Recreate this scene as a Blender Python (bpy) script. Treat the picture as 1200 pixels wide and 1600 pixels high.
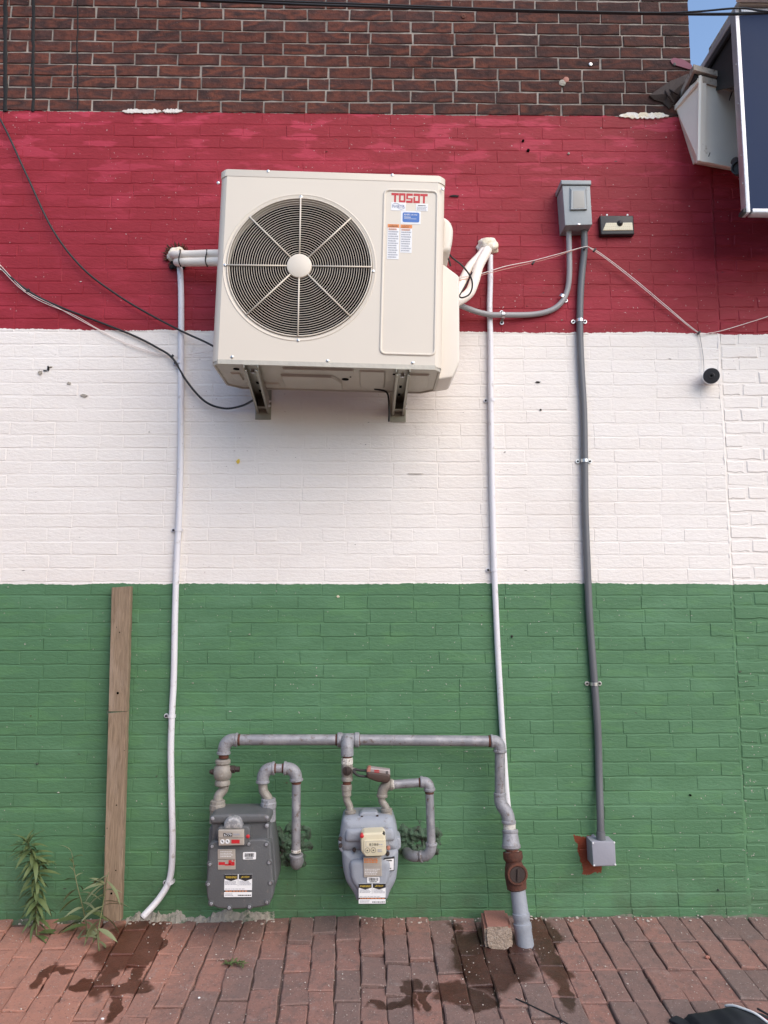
import bpy, bmesh, math, random
from mathutils import Vector, Matrix, Euler, noise as mnoise

random.seed(11)
PI = math.pi
scene = bpy.context.scene
for o in list(bpy.data.objects):
    bpy.data.objects.remove(o)
COL = scene.collection

# ------------------------------------------------------------------ camera
F, CD, CH = 1202.0, 3.84, 1.498            # focal length (px of 1600), distance to wall, eye height
PITCH, YAW = math.radians(6.5), math.radians(0.86)
cam_d = bpy.data.cameras.new('camera')
cam_d.sensor_fit = 'VERTICAL'
cam_d.sensor_height = 36.0
cam_d.lens = F / 1600.0 * 36.0
cam_d.clip_start = 0.05
cam_d.clip_end = 2000.0
cam = bpy.data.objects.new('camera', cam_d)
COL.objects.link(cam)
cam.location = (0, -CD, CH)
cam.rotation_euler = (PI / 2 + PITCH, 0, -YAW)
scene.camera = cam
scene.render.resolution_x, scene.render.resolution_y = 768, 1024

# ------------------------------------------------------------------ sky, sun, exposure
SUN_EL, SUN_AZ = math.radians(40), math.radians(142)   # azimuth clockwise from +y (the wall's far side)
world = bpy.data.worlds.new('World')
scene.world = world
world.use_nodes = True
wn = world.node_tree
wn.nodes.clear()
sky = wn.nodes.new('ShaderNodeTexSky')
sky.sky_type = 'NISHITA'
sky.sun_disc = False
sky.sun_elevation = SUN_EL
sky.sun_rotation = SUN_AZ
sky.air_density = 1.0
sky.dust_density = 0.7
sky.ozone_density = 1.0
bg = wn.nodes.new('ShaderNodeBackground')
bg.inputs['Strength'].default_value = 0.15
wo = wn.nodes.new('ShaderNodeOutputWorld')
wn.links.new(sky.outputs[0], bg.inputs[0])
wn.links.new(bg.outputs[0], wo.inputs[0])

sl = bpy.data.lights.new('sun', 'SUN')
sl.energy = 1.5
sl.angle = math.radians(60)
sl.color = (1.0, 0.84, 0.68)
sun = bpy.data.objects.new('sun', sl)
COL.objects.link(sun)
sd = Vector((math.sin(SUN_AZ) * math.cos(SUN_EL), math.cos(SUN_AZ) * math.cos(SUN_EL), math.sin(SUN_EL)))
sun.rotation_euler = sd.to_track_quat('Z', 'Y').to_euler()
sun.location = (3, -6, 8)

vs = scene.view_settings
vs.view_transform = 'Standard'
vs.look = 'None'
vs.gamma = 1.0
vs.use_curve_mapping = False
vs.exposure = 0.87

# ------------------------------------------------------------------ survey helpers
# points measured in the photograph, each taken at its real distance d (metres) in front of the wall face
def ray(px, py):
    a, b = (px - 600) / F, (800 - py) / F
    y = math.cos(PITCH) - b * math.sin(PITCH)
    z = math.sin(PITCH) + b * math.cos(PITCH)
    return (a * math.cos(YAW) + y * math.sin(YAW), -a * math.sin(YAW) + y * math.cos(YAW), z)
def P(px, py, d=0.0):
    r = ray(px, py)
    t = (CD - d) / r[1]
    return Vector((r[0] * t, -d, CH + r[2] * t))
def S(px, py, d=0.0):                        # metres per pixel there
    return (CD - d) / ray(px, py)[1] / F
SLOPE = 0.10
def gz(y):                                   # paving falls gently away from the wall
    return SLOPE * max(y, -1.6) if y < 0 else 0.0
def G(px, py):
    r = ray(px, py)
    # z = SLOPE*y
    t = (-CH - SLOPE * CD) / (r[2] - SLOPE * r[1])
    return Vector((r[0] * t, -CD + r[1] * t, CH + r[2] * t))

# ------------------------------------------------------------------ materials
class NT:
    def __init__(s, name):
        s.m = bpy.data.materials.new(name)
        s.m.use_nodes = True
        s.t = s.m.node_tree
        s.t.nodes.clear()
        s.out = s.n('ShaderNodeOutputMaterial')
        s.b = s.n('ShaderNodeBsdfPrincipled')
        s.t.links.new(s.b.outputs[0], s.out.inputs[0])
        s.geo = s.n('ShaderNodeNewGeometry')
        s.pos = s.geo.outputs['Position']
    def n(s, ty, ins=None, **kw):
        nd = s.t.nodes.new(ty)
        for k, v in kw.items():
            setattr(nd, k, v)
        if ins:
            for k, v in ins.items():
                s.set(nd.inputs[k], v)
        return nd
    def set(s, sock, v):
        if isinstance(v, bpy.types.NodeSocket):
            s.t.links.new(v, sock)
        else:
            if isinstance(v, (tuple, list)) and len(v) == 3 and sock.type == 'RGBA':
                v = (*v, 1)
            sock.default_value = v
    def math(s, op, a, b=0.0, c=None, clamp=False):
        nd = s.n('ShaderNodeMath', operation=op, use_clamp=clamp)
        s.set(nd.inputs[0], a)
        s.set(nd.inputs[1], b)
        if c is not None:
            s.set(nd.inputs[2], c)
        return nd.outputs[0]
    def noise(s, scale, detail=3, rough=0.55, vec=None, dist=0.0):
        nd = s.n('ShaderNodeTexNoise', {'Scale': scale, 'Detail': detail, 'Roughness': rough, 'Distortion': dist,
                                        'Vector': s.pos if vec is None else vec})
        return nd.outputs[0]
    def scaled(s, v):
        nd = s.n('ShaderNodeVectorMath', operation='MULTIPLY')
        s.set(nd.inputs[0], s.pos)
        s.set(nd.inputs[1], v)
        return nd.outputs[0]
    def step(s, v, lo, hi):
        nd = s.n('ShaderNodeMapRange', {'Value': v, 'From Min': lo, 'From Max': hi})
        return nd.outputs[0]
    def mix(s, f, a, b, mode='MIX'):
        nd = s.n('ShaderNodeMix', data_type='RGBA', blend_type=mode)
        s.set(nd.inputs[0], f)
        s.set(nd.inputs[6], a)
        s.set(nd.inputs[7], b)
        return nd.outputs[2]
    def bump(s, h, dist, strength=1.0, normal=None):
        nd = s.n('ShaderNodeBump', {'Height': h, 'Distance': dist, 'Strength': strength})
        if normal is not None:
            s.set(nd.inputs['Normal'], normal)
        return nd.outputs[0]

def gmat(name, col, rough=0.5, metal=0.0, var=0.12, vscale=9, bscale=90, bdist=0.0006, col2=None, amt=0.5,
         patch=6, dirt=None, dirt_amt=0.0, dscale=25, spec=0.5):
    t = NT(name)
    c = col
    nz = t.noise(vscale, 4)
    if col2 is not None:
        f = t.step(t.noise(patch, 5, 0.65, dist=0.4), amt - 0.06, amt + 0.10)
        c = t.mix(f, col, col2)
    dark = t.math('MULTIPLY_ADD', nz, var * 2, 1 - var)
    cm = t.n('ShaderNodeCombineColor', {0: dark, 1: dark, 2: dark}).outputs[0]
    c = t.mix(1.0, c, cm, 'MULTIPLY')
    if dirt is not None:
        f = t.step(t.noise(dscale, 6, 0.7), 0.62 - dirt_amt * 0.3, 0.74 - dirt_amt * 0.3)
        c = t.mix(f, c, dirt)
    t.set(t.b.inputs['Base Color'], c)
    t.set(t.b.inputs['Roughness'], t.math('MULTIPLY_ADD', nz, 0.2, rough - 0.1))
    t.b.inputs['Metallic'].default_value = metal
    t.b.inputs['Specular IOR Level'].default_value = spec
    if bdist:
        t.set(t.b.inputs['Normal'], t.bump(t.noise(bscale, 4, 0.6), bdist))
    return t.m

Z_GREEN, Z_WHITE, Z_RED = 1.576, 2.874, 4.071      # paint band limits

def wall_paint():
    t = NT('wall_paint')
    sep = t.n('ShaderNodeSeparateXYZ', {0: t.pos})
    x, z = sep.outputs[0], sep.outputs[2]
    wob = t.math('MULTIPLY_ADD', t.noise(36, 4, 0.7), 0.022, -0.011)
    wob = t.math('ADD', wob, t.math('MULTIPLY_ADD', t.noise(3.0, 1), 0.02, -0.01))
    zz = t.math('ADD', z, wob)
    # brush / roller lap patches: blocky along the courses
    blk = t.noise(1.6, 4, 0.6, vec=t.scaled((1.0, 1.0, 3.0)))
    lap = t.step(blk, 0.50, 0.62)
    blk2 = t.step(t.noise(3.4, 3, 0.55, vec=t.scaled((1.2, 1.0, 4.5))), 0.54, 0.60)
    green = t.mix(lap, (0.084, 0.188, 0.096), (0.102, 0.220, 0.118))
    green = t.mix(t.math('MULTIPLY', blk2, 0.35), green, (0.105, 0.240, 0.100))
    red = t.mix(lap, (0.262, 0.020, 0.030), (0.325, 0.028, 0.045))
    hi = t.step(z, 3.45, 4.0)
    red = t.mix(t.math('MULTIPLY', blk2, t.math('MULTIPLY_ADD', hi, 0.50, 0.12)), red, (0.48, 0.050, 0.088))
    white = t.mix(blk, (0.76, 0.70, 0.645), (0.84, 0.81, 0.775))
    grime = t.step(t.noise(1.3, 4, 0.7), 0.55, 0.80)
    white = t.mix(t.math('MULTIPLY', grime, 0.22), white, (0.58, 0.53, 0.49))
    c = t.mix(t.math('GREATER_THAN', zz, Z_GREEN), green, white)
    c = t.mix(t.math('GREATER_THAN', zz, Z_WHITE), c, red)
    mort = t.mix(t.step(t.noise(5, 4, 0.7), 0.35, 0.65), (0.15, 0.125, 0.11), (0.38, 0.335, 0.295))
    c = t.mix(t.math('GREATER_THAN', zz, Z_RED + 0.002), c, mort)
    # chipped specks and hairline voids
    dens = t.step(t.noise(0.9, 2), 0.46, 0.62)
    sp = t.noise(75, 2, 0.5)
    spk = t.step(t.math('ADD', sp, t.math('MULTIPLY', dens, 0.035)), 0.742, 0.752)
    c = t.mix(t.math('MULTIPLY', spk, 0.75), c, (0.52, 0.44, 0.42))
    dk = t.step(t.noise(42, 2, 0.5, vec=t.scaled((0.45, 1, 1.3))), 0.755, 0.765)
    c = t.mix(t.math('MULTIPLY', dk, 0.8), c, (0.06, 0.05, 0.045))
    sc1 = t.step(t.noise(16, 4, 0.75, vec=t.scaled((0.5, 1, 1.6))), 0.66, 0.74)
    c = t.mix(t.math('MULTIPLY', t.math('MULTIPLY', sc1, dens), 0.30), c, (0.42, 0.38, 0.34))
    # patch left unpainted beside the grey junction box
    pts = [P(897, 1306), P(942, 1306), P(940, 1364), P(912, 1366)]
    mind = None
    for i in range(4):
        a, b = pts[i], pts[(i + 1) % 4]
        e = b - a
        nx, nz_ = e.z, -e.x
        l = math.hypot(nx, nz_)
        nx, nz_ = nx / l, nz_ / l
        cx = sum(q.x for q in pts) / 4
        cz = sum(q.z for q in pts) / 4
        if (cx - a.x) * nx + (cz - a.z) * nz_ < 0:
            nx, nz_ = -nx, -nz_
        dn = t.n('ShaderNodeVectorMath', operation='DOT_PRODUCT')
        t.set(dn.inputs[0], t.pos)
        dn.inputs[1].default_value = (nx, 0, nz_)
        v = t.math('SUBTRACT', dn.outputs['Value'], a.x * nx + a.z * nz_)
        mind = v if mind is None else t.math('MINIMUM', mind, v)
    mind = t.math('ADD', mind, t.math('MULTIPLY_ADD', t.noise(24, 4, 0.65), 0.050, -0.025))
    c = t.mix(t.math('GREATER_THAN', mind, 0.0), c, t.mix(t.noise(30, 4), (0.14, 0.030, 0.014), (0.23, 0.055, 0.026)))
    # splash grime along the foot
    low = t.math('MULTIPLY', t.step(z, 0.30, 0.0), t.step(t.noise(7, 5, 0.7), 0.40, 0.66))
    c = t.mix(t.math('MULTIPLY', low, 0.45), c, (0.07, 0.075, 0.05))
    t.set(t.b.inputs['Base Color'], c)
    t.set(t.b.inputs['Roughness'], t.math('MULTIPLY_ADD', blk, 0.25, 0.42))
    t.b.inputs['Specular IOR Level'].default_value = 0.22
    b2 = t.bump(t.noise(62, 4, 0.68, vec=t.scaled((0.5, 1, 1.2))), 0.0032)
    t.set(t.b.inputs['Normal'], b2)
    return t.m

def brick_mat(name, cols, sc=1.0):
    t = NT(name)
    oi = t.n('ShaderNodeObjectInfo').outputs['Random']
    br = t.noise(4.2, 2, 0.5, vec=t.scaled((1, 1, 3.4)))
    f = t.math('FRACT', t.math('ADD', t.math('MULTIPLY', br, 2.0), oi))
    ramp = t.n('ShaderNodeValToRGB', {0: f})
    els = ramp.color_ramp.elements
    els[0].color = (*cols[0], 1)
    els[1].color = (*cols[-1], 1)
    for i, cc in enumerate(cols[1:-1]):
        e = els.new((i + 1) / (len(cols) - 1))
        e.color = (*cc, 1)
    c = ramp.outputs[0]
    sxx = t.n('ShaderNodeSeparateXYZ', {0: t.pos}).outputs[0]
    soot = t.step(t.math('ADD', sxx, t.math('MULTIPLY_ADD', t.noise(1.1, 3), 3.0, -1.5)), -0.2, 1.4)
    c = t.mix(t.math('MULTIPLY', soot, 0.5), c, (0.036, 0.022, 0.020))
    n1 = t.noise(28, 4, 0.7)
    c = t.mix(t.math('MULTIPLY', t.step(n1, 0.48, 0.75), 0.8), c, (0.026, 0.015, 0.014))
    c = t.mix(t.step(t.noise(55, 5, 0.7), 0.62, 0.78), c, (0.165, 0.080, 0.065))
    c = t.mix(t.step(t.noise(120, 2), 0.76, 0.78), c, (0.40, 0.35, 0.30))
    t.set(t.b.inputs['Base Color'], c)
    t.b.inputs['Roughness'].default_value = 0.85
    t.b.inputs['Specular IOR Level'].default_value = 0.2
    b1 = t.bump(t.noise(60, 4, 0.65), 0.004)
    t.set(t.b.inputs['Normal'], b1)
    return t.m

def paver_mat(name, base, wet):
    t = NT(name)
    oi = t.n('ShaderNodeObjectInfo').outputs['Random']
    sepx = t.n('ShaderNodeSeparateXYZ', {0: t.pos}).outputs[0]
    c = t.mix(oi, base[0], base[1])
    big = t.step(t.math('ADD', sepx, t.math('MULTIPLY_ADD', t.noise(1.4, 3), 2.2, -1.1)), -0.45, -1.25)     # redder batch at the left
    c = t.mix(t.math('MULTIPLY', big, 0.9), c, base[2])
    c = t.mix(t.math('MULTIPLY', t.step(t.noise(22, 5, 0.7), 0.45, 0.75), t.math('MULTIPLY_ADD', big, -0.5, 0.9)), c, base[3])
    c = t.mix(t.math('MULTIPLY', t.step(t.noise(8, 5, 0.7), 0.60, 0.74), 0.45), c, (0.34, 0.29, 0.27))
    spk = t.step(t.noise(150, 2, 0.5), 0.66, 0.72)
    c = t.mix(t.math('MULTIPLY', spk, 0.7), c, (0.48, 0.42, 0.38))
    c = t.mix(t.math('MULTIPLY', t.step(t.noise(95, 3, 0.6), 0.60, 0.70), 0.55), c, (0.07, 0.05, 0.045))
    # damp stains
    wv = t.n('ShaderNodeVectorMath', operation='ADD')
    t.set(wv.inputs[0], t.pos)
    nn = t.n('ShaderNodeTexNoise', {'Scale': 9.0, 'Detail': 3.0, 'Vector': t.pos})
    ns = t.n('ShaderNodeVectorMath', operation='MULTIPLY_ADD')
    t.set(ns.inputs[0], nn.outputs[1])
    ns.inputs[1].default_value = (0.16, 0.16, 0)
    ns.inputs[2].default_value = (-0.08, -0.08, 0)
    t.set(wv.inputs[1], ns.outputs[0])
    mind = None
    for (ex, ey, rx, ry) in wet:
        d = t.n('ShaderNodeVectorMath', operation='SUBTRACT')
        t.set(d.inputs[0], wv.outputs[0])
        d.inputs[1].default_value = (ex, ey, 0)
        m = t.n('ShaderNodeVectorMath', operation='MULTIPLY')
        t.set(m.inputs[0], d.outputs[0])
        m.inputs[1].default_value = (1 / rx, 1 / ry, 0)
        l = t.n('ShaderNodeVectorMath', operation='LENGTH')
        t.set(l.inputs[0], m.outputs[0])
        v = l.outputs['Value']
        mind = v if mind is None else t.math('MINIMUM', mind, v)
    w = t.math('MULTIPLY', t.step(mind, 1.14, 0.90), t.math('MULTIPLY_ADD', t.noise(6, 3), 0.5, 0.68), clamp=True)
    c = t.mix(w, c, t.mix(1.0, c, (0.27, 0.19, 0.165), 'MULTIPLY'))
    t.set(t.b.inputs['Base Color'], c)
    t.set(t.b.inputs['Roughness'], t.math('MULTIPLY_ADD', w, -0.56, 0.88))
    b1 = t.bump(t.noise(70, 6, 0.7), 0.004)
    t.set(t.b.inputs['Normal'], t.bump(t.noise(320, 3, 0.6), 0.0012, 1, b1))
    return t.m

def wet_list():
    L = []
    for (px, py, wx, wy) in [(215, 1462, 40, 26), (232, 1450, 26, 20), (190, 1492, 46, 24), (172, 1516, 12, 40), (150, 1540, 40, 7),
                             (232, 1500, 10, 44), (205, 1545, 40, 10), (180, 1570, 12, 30), (244, 1480, 9, 34), (70, 1525, 9, 22), (92, 1517, 18, 4),
                             (760, 1480, 54, 30), (770, 1510, 62, 36), (840, 1462, 30, 34), (858, 1500, 22, 40), (885, 1555, 15, 26),
                             (700, 1548, 28, 16), (740, 1560, 40, 18), (610, 1568, 36, 5), (660, 1560, 8, 18), (715, 1470, 12, 30), (640, 1552, 10, 22)]:
        c = G(px, py)
        s = (G(px + 10, py) - G(px - 10, py)).x / 20
        e = abs((G(px, py + 10) - G(px, py - 10)).y) / 20
        L.append((c.x, c.y, wx * s, wy * e))
    return L

def wood_mat():
    t = NT('old_timber')
    g = t.noise(30, 6, 0.65, vec=t.scaled((3.0, 3.0, 0.13)), dist=1.2)
    c = t.mix(t.step(g, 0.35, 0.68), (0.305, 0.220, 0.146), (0.172, 0.120, 0.078))
    c = t.mix(t.step(t.noise(14, 4, vec=t.scaled((1, 1, 0.3))), 0.5, 0.75), c, (0.33, 0.25, 0.185))
    c = t.mix(t.step(t.noise(60, 3), 0.70, 0.76), c, (0.045, 0.03, 0.02))
    t.set(t.b.inputs['Base Color'], c)
    t.b.inputs['Roughness'].default_value = 0.85
    t.set(t.b.inputs['Normal'], t.bump(g, 0.004))
    return t.m

M = {}
M['paint'] = wall_paint()
M['brick'] = brick_mat('bare_brick', [(0.085, 0.034, 0.028), (0.130, 0.045, 0.032), (0.062, 0.031, 0.029), (0.155, 0.052, 0.035), (0.046, 0.026, 0.025), (0.100, 0.045, 0.038)])
WET = wet_list()
M['paver'] = paver_mat('clay_paver', [(0.300, 0.152, 0.120), (0.190, 0.128, 0.112), (0.440, 0.205, 0.145), (0.150, 0.106, 0.094)], WET)
M['bed'] = paver_mat('paving_sand', [(0.14, 0.088, 0.070), (0.12, 0.075, 0.062), (0.16, 0.09, 0.068), (0.075, 0.052, 0.045)], WET)
M['wood'] = wood_mat()
M['cream'] = gmat('cream_powder_coat', (0.69, 0.622, 0.525), 0.38, 0, 0.03, 3, 300, 0.0001)
M['cream2'] = gmat('pale_plastic', (0.70, 0.645, 0.57), 0.42, 0, 0.03, 3, 300, 0.0001)
M['pan'] = gmat('base_pan_zinc', (0.50, 0.465, 0.395), 0.48, 0.25, 0.16, 6, 30, 0.002)
M['hole'] = gmat('dark_cavity', (0.003, 0.003, 0.003), 0.9, 0, 0.0, 5, 50, 0, spec=0.05)
M['blackmetal'] = gmat('fan_black', (0.006, 0.006, 0.006), 0.8, 0, 0.1, 9, 90, 0, spec=0.1)
M['coil'] = gmat('coil_fins', (0.05, 0.05, 0.052), 0.5, 0.4, 0.2, 30, 90, 0)
M['galv'] = gmat('galvanised_bracket', (0.36, 0.335, 0.275), 0.42, 0.75, 0.22, 14, 60, 0.0004)
M['steel'] = gmat('zinc_steel', (0.62, 0.61, 0.60), 0.32, 0.9, 0.15, 25, 80, 0.0003)
M['pvc'] = gmat('white_pvc', (0.70, 0.69, 0.72), 0.38, 0, 0.05, 8, 60, 0.0002, dirt=(0.45, 0.41, 0.38), dirt_amt=0.15)
M['wrap'] = gmat('white_pipe_wrap', (0.86, 0.785, 0.70), 0.5, 0, 0.05, 10, 70, 0.001)
M['greypvc'] = gmat('dark_grey_conduit', (0.125, 0.128, 0.138), 0.42, 0, 0.08, 10, 60, 0.0002)
M['lightconduit'] = gmat('light_grey_conduit', (0.30, 0.295, 0.30), 0.42, 0, 0.06, 10, 60, 0.0002)
M['boxgrey'] = gmat('grey_enamel', (0.275, 0.30, 0.31), 0.42, 0.1, 0.07, 10, 150, 0.0002, dirt=(0.2, 0.2, 0.2), dirt_amt=0.05)
M['boxbeige'] = gmat('box_label_beige', (0.36, 0.35, 0.32), 0.5, 0, 0.05)
M['jbox'] = gmat('junction_grey', (0.315, 0.318, 0.365), 0.5, 0, 0.05)
M['foam'] = gmat('expanding_foam', (0.78, 0.70, 0.53), 0.75, 0, 0.10, 30, 60, 0.006, col2=(0.82, 0.79, 0.74), amt=0.5, patch=18)
M['rubber'] = gmat('black_rubber', (0.014, 0.014, 0.015), 0.5, 0, 0.1, 9, 50, 0.0002)
M['wirew'] = gmat('pale_wire', (0.78, 0.70, 0.66), 0.5, 0, 0.05, 20, 50, 0)
M['wirer'] = gmat('pink_wire', (0.62, 0.33, 0.27), 0.5, 0, 0.05, 20, 50, 0)
M['gaspipe'] = gmat('painted_gas_pipe', (0.255, 0.255, 0.275), 0.42, 0.25, 0.20, 16, 120, 0.0012, col2=(0.36, 0.35, 0.365), amt=0.52, patch=14, dirt=(0.13, 0.085, 0.065), dirt_amt=0.22, dscale=34)
M['gasfit'] = gmat('cast_fitting', (0.285, 0.285, 0.305), 0.5, 0.15, 0.24, 18, 100, 0.003, dirt=(0.15, 0.115, 0.10), dirt_amt=0.25, dscale=40)
M['tan_pipe'] = gmat('weathered_fitting', (0.26, 0.235, 0.205), 0.5, 0.1, 0.2, 22, 100, 0.002, dirt=(0.42, 0.40, 0.37), dirt_amt=0.15, dscale=50)
M['rust'] = gmat('rust', (0.115, 0.037, 0.020), 0.8, 0.0, 0.3, 40, 110, 0.003, col2=(0.075, 0.030, 0.020), amt=0.5, patch=20)
M['tape'] = gmat('old_thread_tape', (0.60, 0.57, 0.52), 0.7, 0, 0.15, 60, 90, 0.004, dirt=(0.16, 0.12, 0.09), dirt_amt=0.35, dscale=70)
M['meterdark'] = gmat('meter_dark_grey', (0.100, 0.103, 0.107), 0.5, 0.0, 0.14, 8, 140, 0.0012, dirt=(0.19, 0.165, 0.15), dirt_amt=0.08, dscale=30)
M['meterlight'] = gmat('meter_blue_grey', (0.285, 0.305, 0.345), 0.55, 0.0, 0.16, 12, 110, 0.0014, dirt=(0.19, 0.175, 0.17), dirt_amt=0.10, dscale=24)
M['index'] = gmat('index_cream', (0.62, 0.56, 0.40), 0.45, 0, 0.06)
M['plate'] = gmat('aluminium_plate', (0.50, 0.45, 0.39), 0.45, 0.35, 0.12, 25)
M['white'] = gmat('sticker_white', (0.80, 0.80, 0.80), 0.45, 0, 0.03)
M['ink'] = gmat('print_black', (0.018, 0.018, 0.02), 0.5, 0, 0.0, bdist=0)
M['greyink'] = gmat('print_grey', (0.36, 0.36, 0.40), 0.5, 0, 0.0, bdist=0)
M['redink'] = gmat('print_red', (0.50, 0.018, 0.025), 0.45, 0, 0.0, bdist=0)
M['orange'] = gmat('print_orange', (0.75, 0.25, 0.07), 0.5, 0, 0.0, bdist=0)
M['yellow'] = gmat('print_yellow', (0.75, 0.52, 0.06), 0.5, 0, 0.0, bdist=0)
M['blue'] = gmat('print_blue', (0.055, 0.16, 0.46), 0.45, 0, 0.0, bdist=0)
M['darkblue'] = gmat('print_navy', (0.03, 0.05, 0.20), 0.45, 0, 0.0, bdist=0)
M['glass'] = gmat('scratched_dome', (0.24, 0.24, 0.25), 0.25, 0, 0.3, 50, 60, 0.001, dirt=(0.45, 0.44, 0.43), dirt_amt=0.4, dscale=60)
M['lockbody'] = gmat('lock_rubber', (0.060, 0.034, 0.026), 0.55, 0, 0.15, 20)
M['lockface'] = gmat('lock_face', (0.36, 0.31, 0.30), 0.5, 0.2, 0.12, 30)
M['lockpink'] = gmat('lock_worn_red', (0.36, 0.15, 0.11), 0.6, 0, 0.15, 30)
M['signblue'] = gmat('sign_navy', (0.012, 0.026, 0.070), 0.6, 0, 0.05, 2, 30, 0.0003, spec=0.15)
M['signdark'] = gmat('sign_black', (0.018, 0.018, 0.020), 0.6, 0, 0.1)
M['alu'] = gmat('bright_aluminium', (0.50, 0.50, 0.53), 0.42, 0.6, 0.25, 14, 40, 0.0012)
M['cornice'] = gmat('aged_white_cladding', (0.86, 0.80, 0.71), 0.5, 0, 0.08, 5, 20, 0.002, dirt=(0.34, 0.26, 0.18), dirt_amt=-0.05, dscale=9)
M['cornicewood'] = gmat('weathered_cornice_board', (0.48, 0.42, 0.36), 0.75, 0, 0.2, 18, 50, 0.003, dirt=(0.16, 0.11, 0.08), dirt_amt=0.3, dscale=22)
M['flash'] = gmat('rusty_flashing', (0.040, 0.026, 0.022), 0.7, 0.1, 0.25, 14, 30, 0.003)
M['maroon'] = gmat('maroon_smear', (0.19, 0.055, 0.085), 0.7, 0, 0.1)
M['cement'] = gmat('crumbled_cement', (0.36, 0.325, 0.275), 0.9, 0, 0.25, 25, 60, 0.008, dirt=(0.07, 0.12, 0.07), dirt_amt=0.25, dscale=20)
M['tape2'] = gmat('old_filler', (0.66, 0.62, 0.58), 0.8, 0, 0.2, 40, 60, 0.004, dirt=(0.2, 0.12, 0.1), dirt_amt=0.1)
M['rubble'] = gmat('foot_rubble_mix', (0.16, 0.145, 0.115), 0.9, 0, 0.35, 25, 60, 0.008, col2=(0.09, 0.13, 0.075), amt=0.5, patch=12)
M['lump'] = gmat('green_mortar_lump', (0.070, 0.125, 0.075), 0.8, 0, 0.3, 30, 60, 0.006, dirt=(0.035, 0.033, 0.026), dirt_amt=0.42, dscale=24)
M['block'] = gmat('block_red_face', (0.33, 0.150, 0.115), 0.85, 0, 0.12, 20, 120, 0.003)
M['blockrough'] = gmat('block_broken_face', (0.34, 0.265, 0.21), 0.95, 0, 0.3, 60, 90, 0.012, dirt=(0.40, 0.35, 0.30), dirt_amt=0.2, dscale=70)
M['leaf'] = gmat('weed_leaf', (0.105, 0.145, 0.050), 0.6, 0, 0.25, 30, 60, 0.001)
M['leafpale'] = gmat('wilted_leaf', (0.200, 0.225, 0.115), 0.65, 0, 0.2, 30, 60, 0.001)
M['stem'] = gmat('weed_stem', (0.150, 0.165, 0.075), 0.65, 0, 0.2, 30, 60, 0.001)
M['cloth'] = gmat('black_cloth', (0.010, 0.012, 0.018), 0.85, 0, 0.15, 20, 400, 0.0006)
M['clothred'] = gmat('red_cloth', (0.26, 0.020, 0.035), 0.85, 0, 0.1, 20, 400, 0.0006)
M['clothwhite'] = gmat('white_cloth', (0.72, 0.72, 0.72), 0.85, 0, 0.05, 20, 400, 0.0006)
M['grit'] = gmat('pale_grit', (0.50, 0.44, 0.39), 0.9, 0, 0.3, 40, 60, 0.001)
M['led'] = gmat('led_panel', (0.72, 0.66, 0.49), 0.4, 0, 0.05)
M['lightshell'] = gmat('lamp_black_plastic', (0.020, 0.018, 0.020), 0.42, 0, 0.1)
M['tar'] = gmat('tar', (0.006, 0.005, 0.005), 0.8, 0, 0.1, 20, 30, 0.004)

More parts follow.
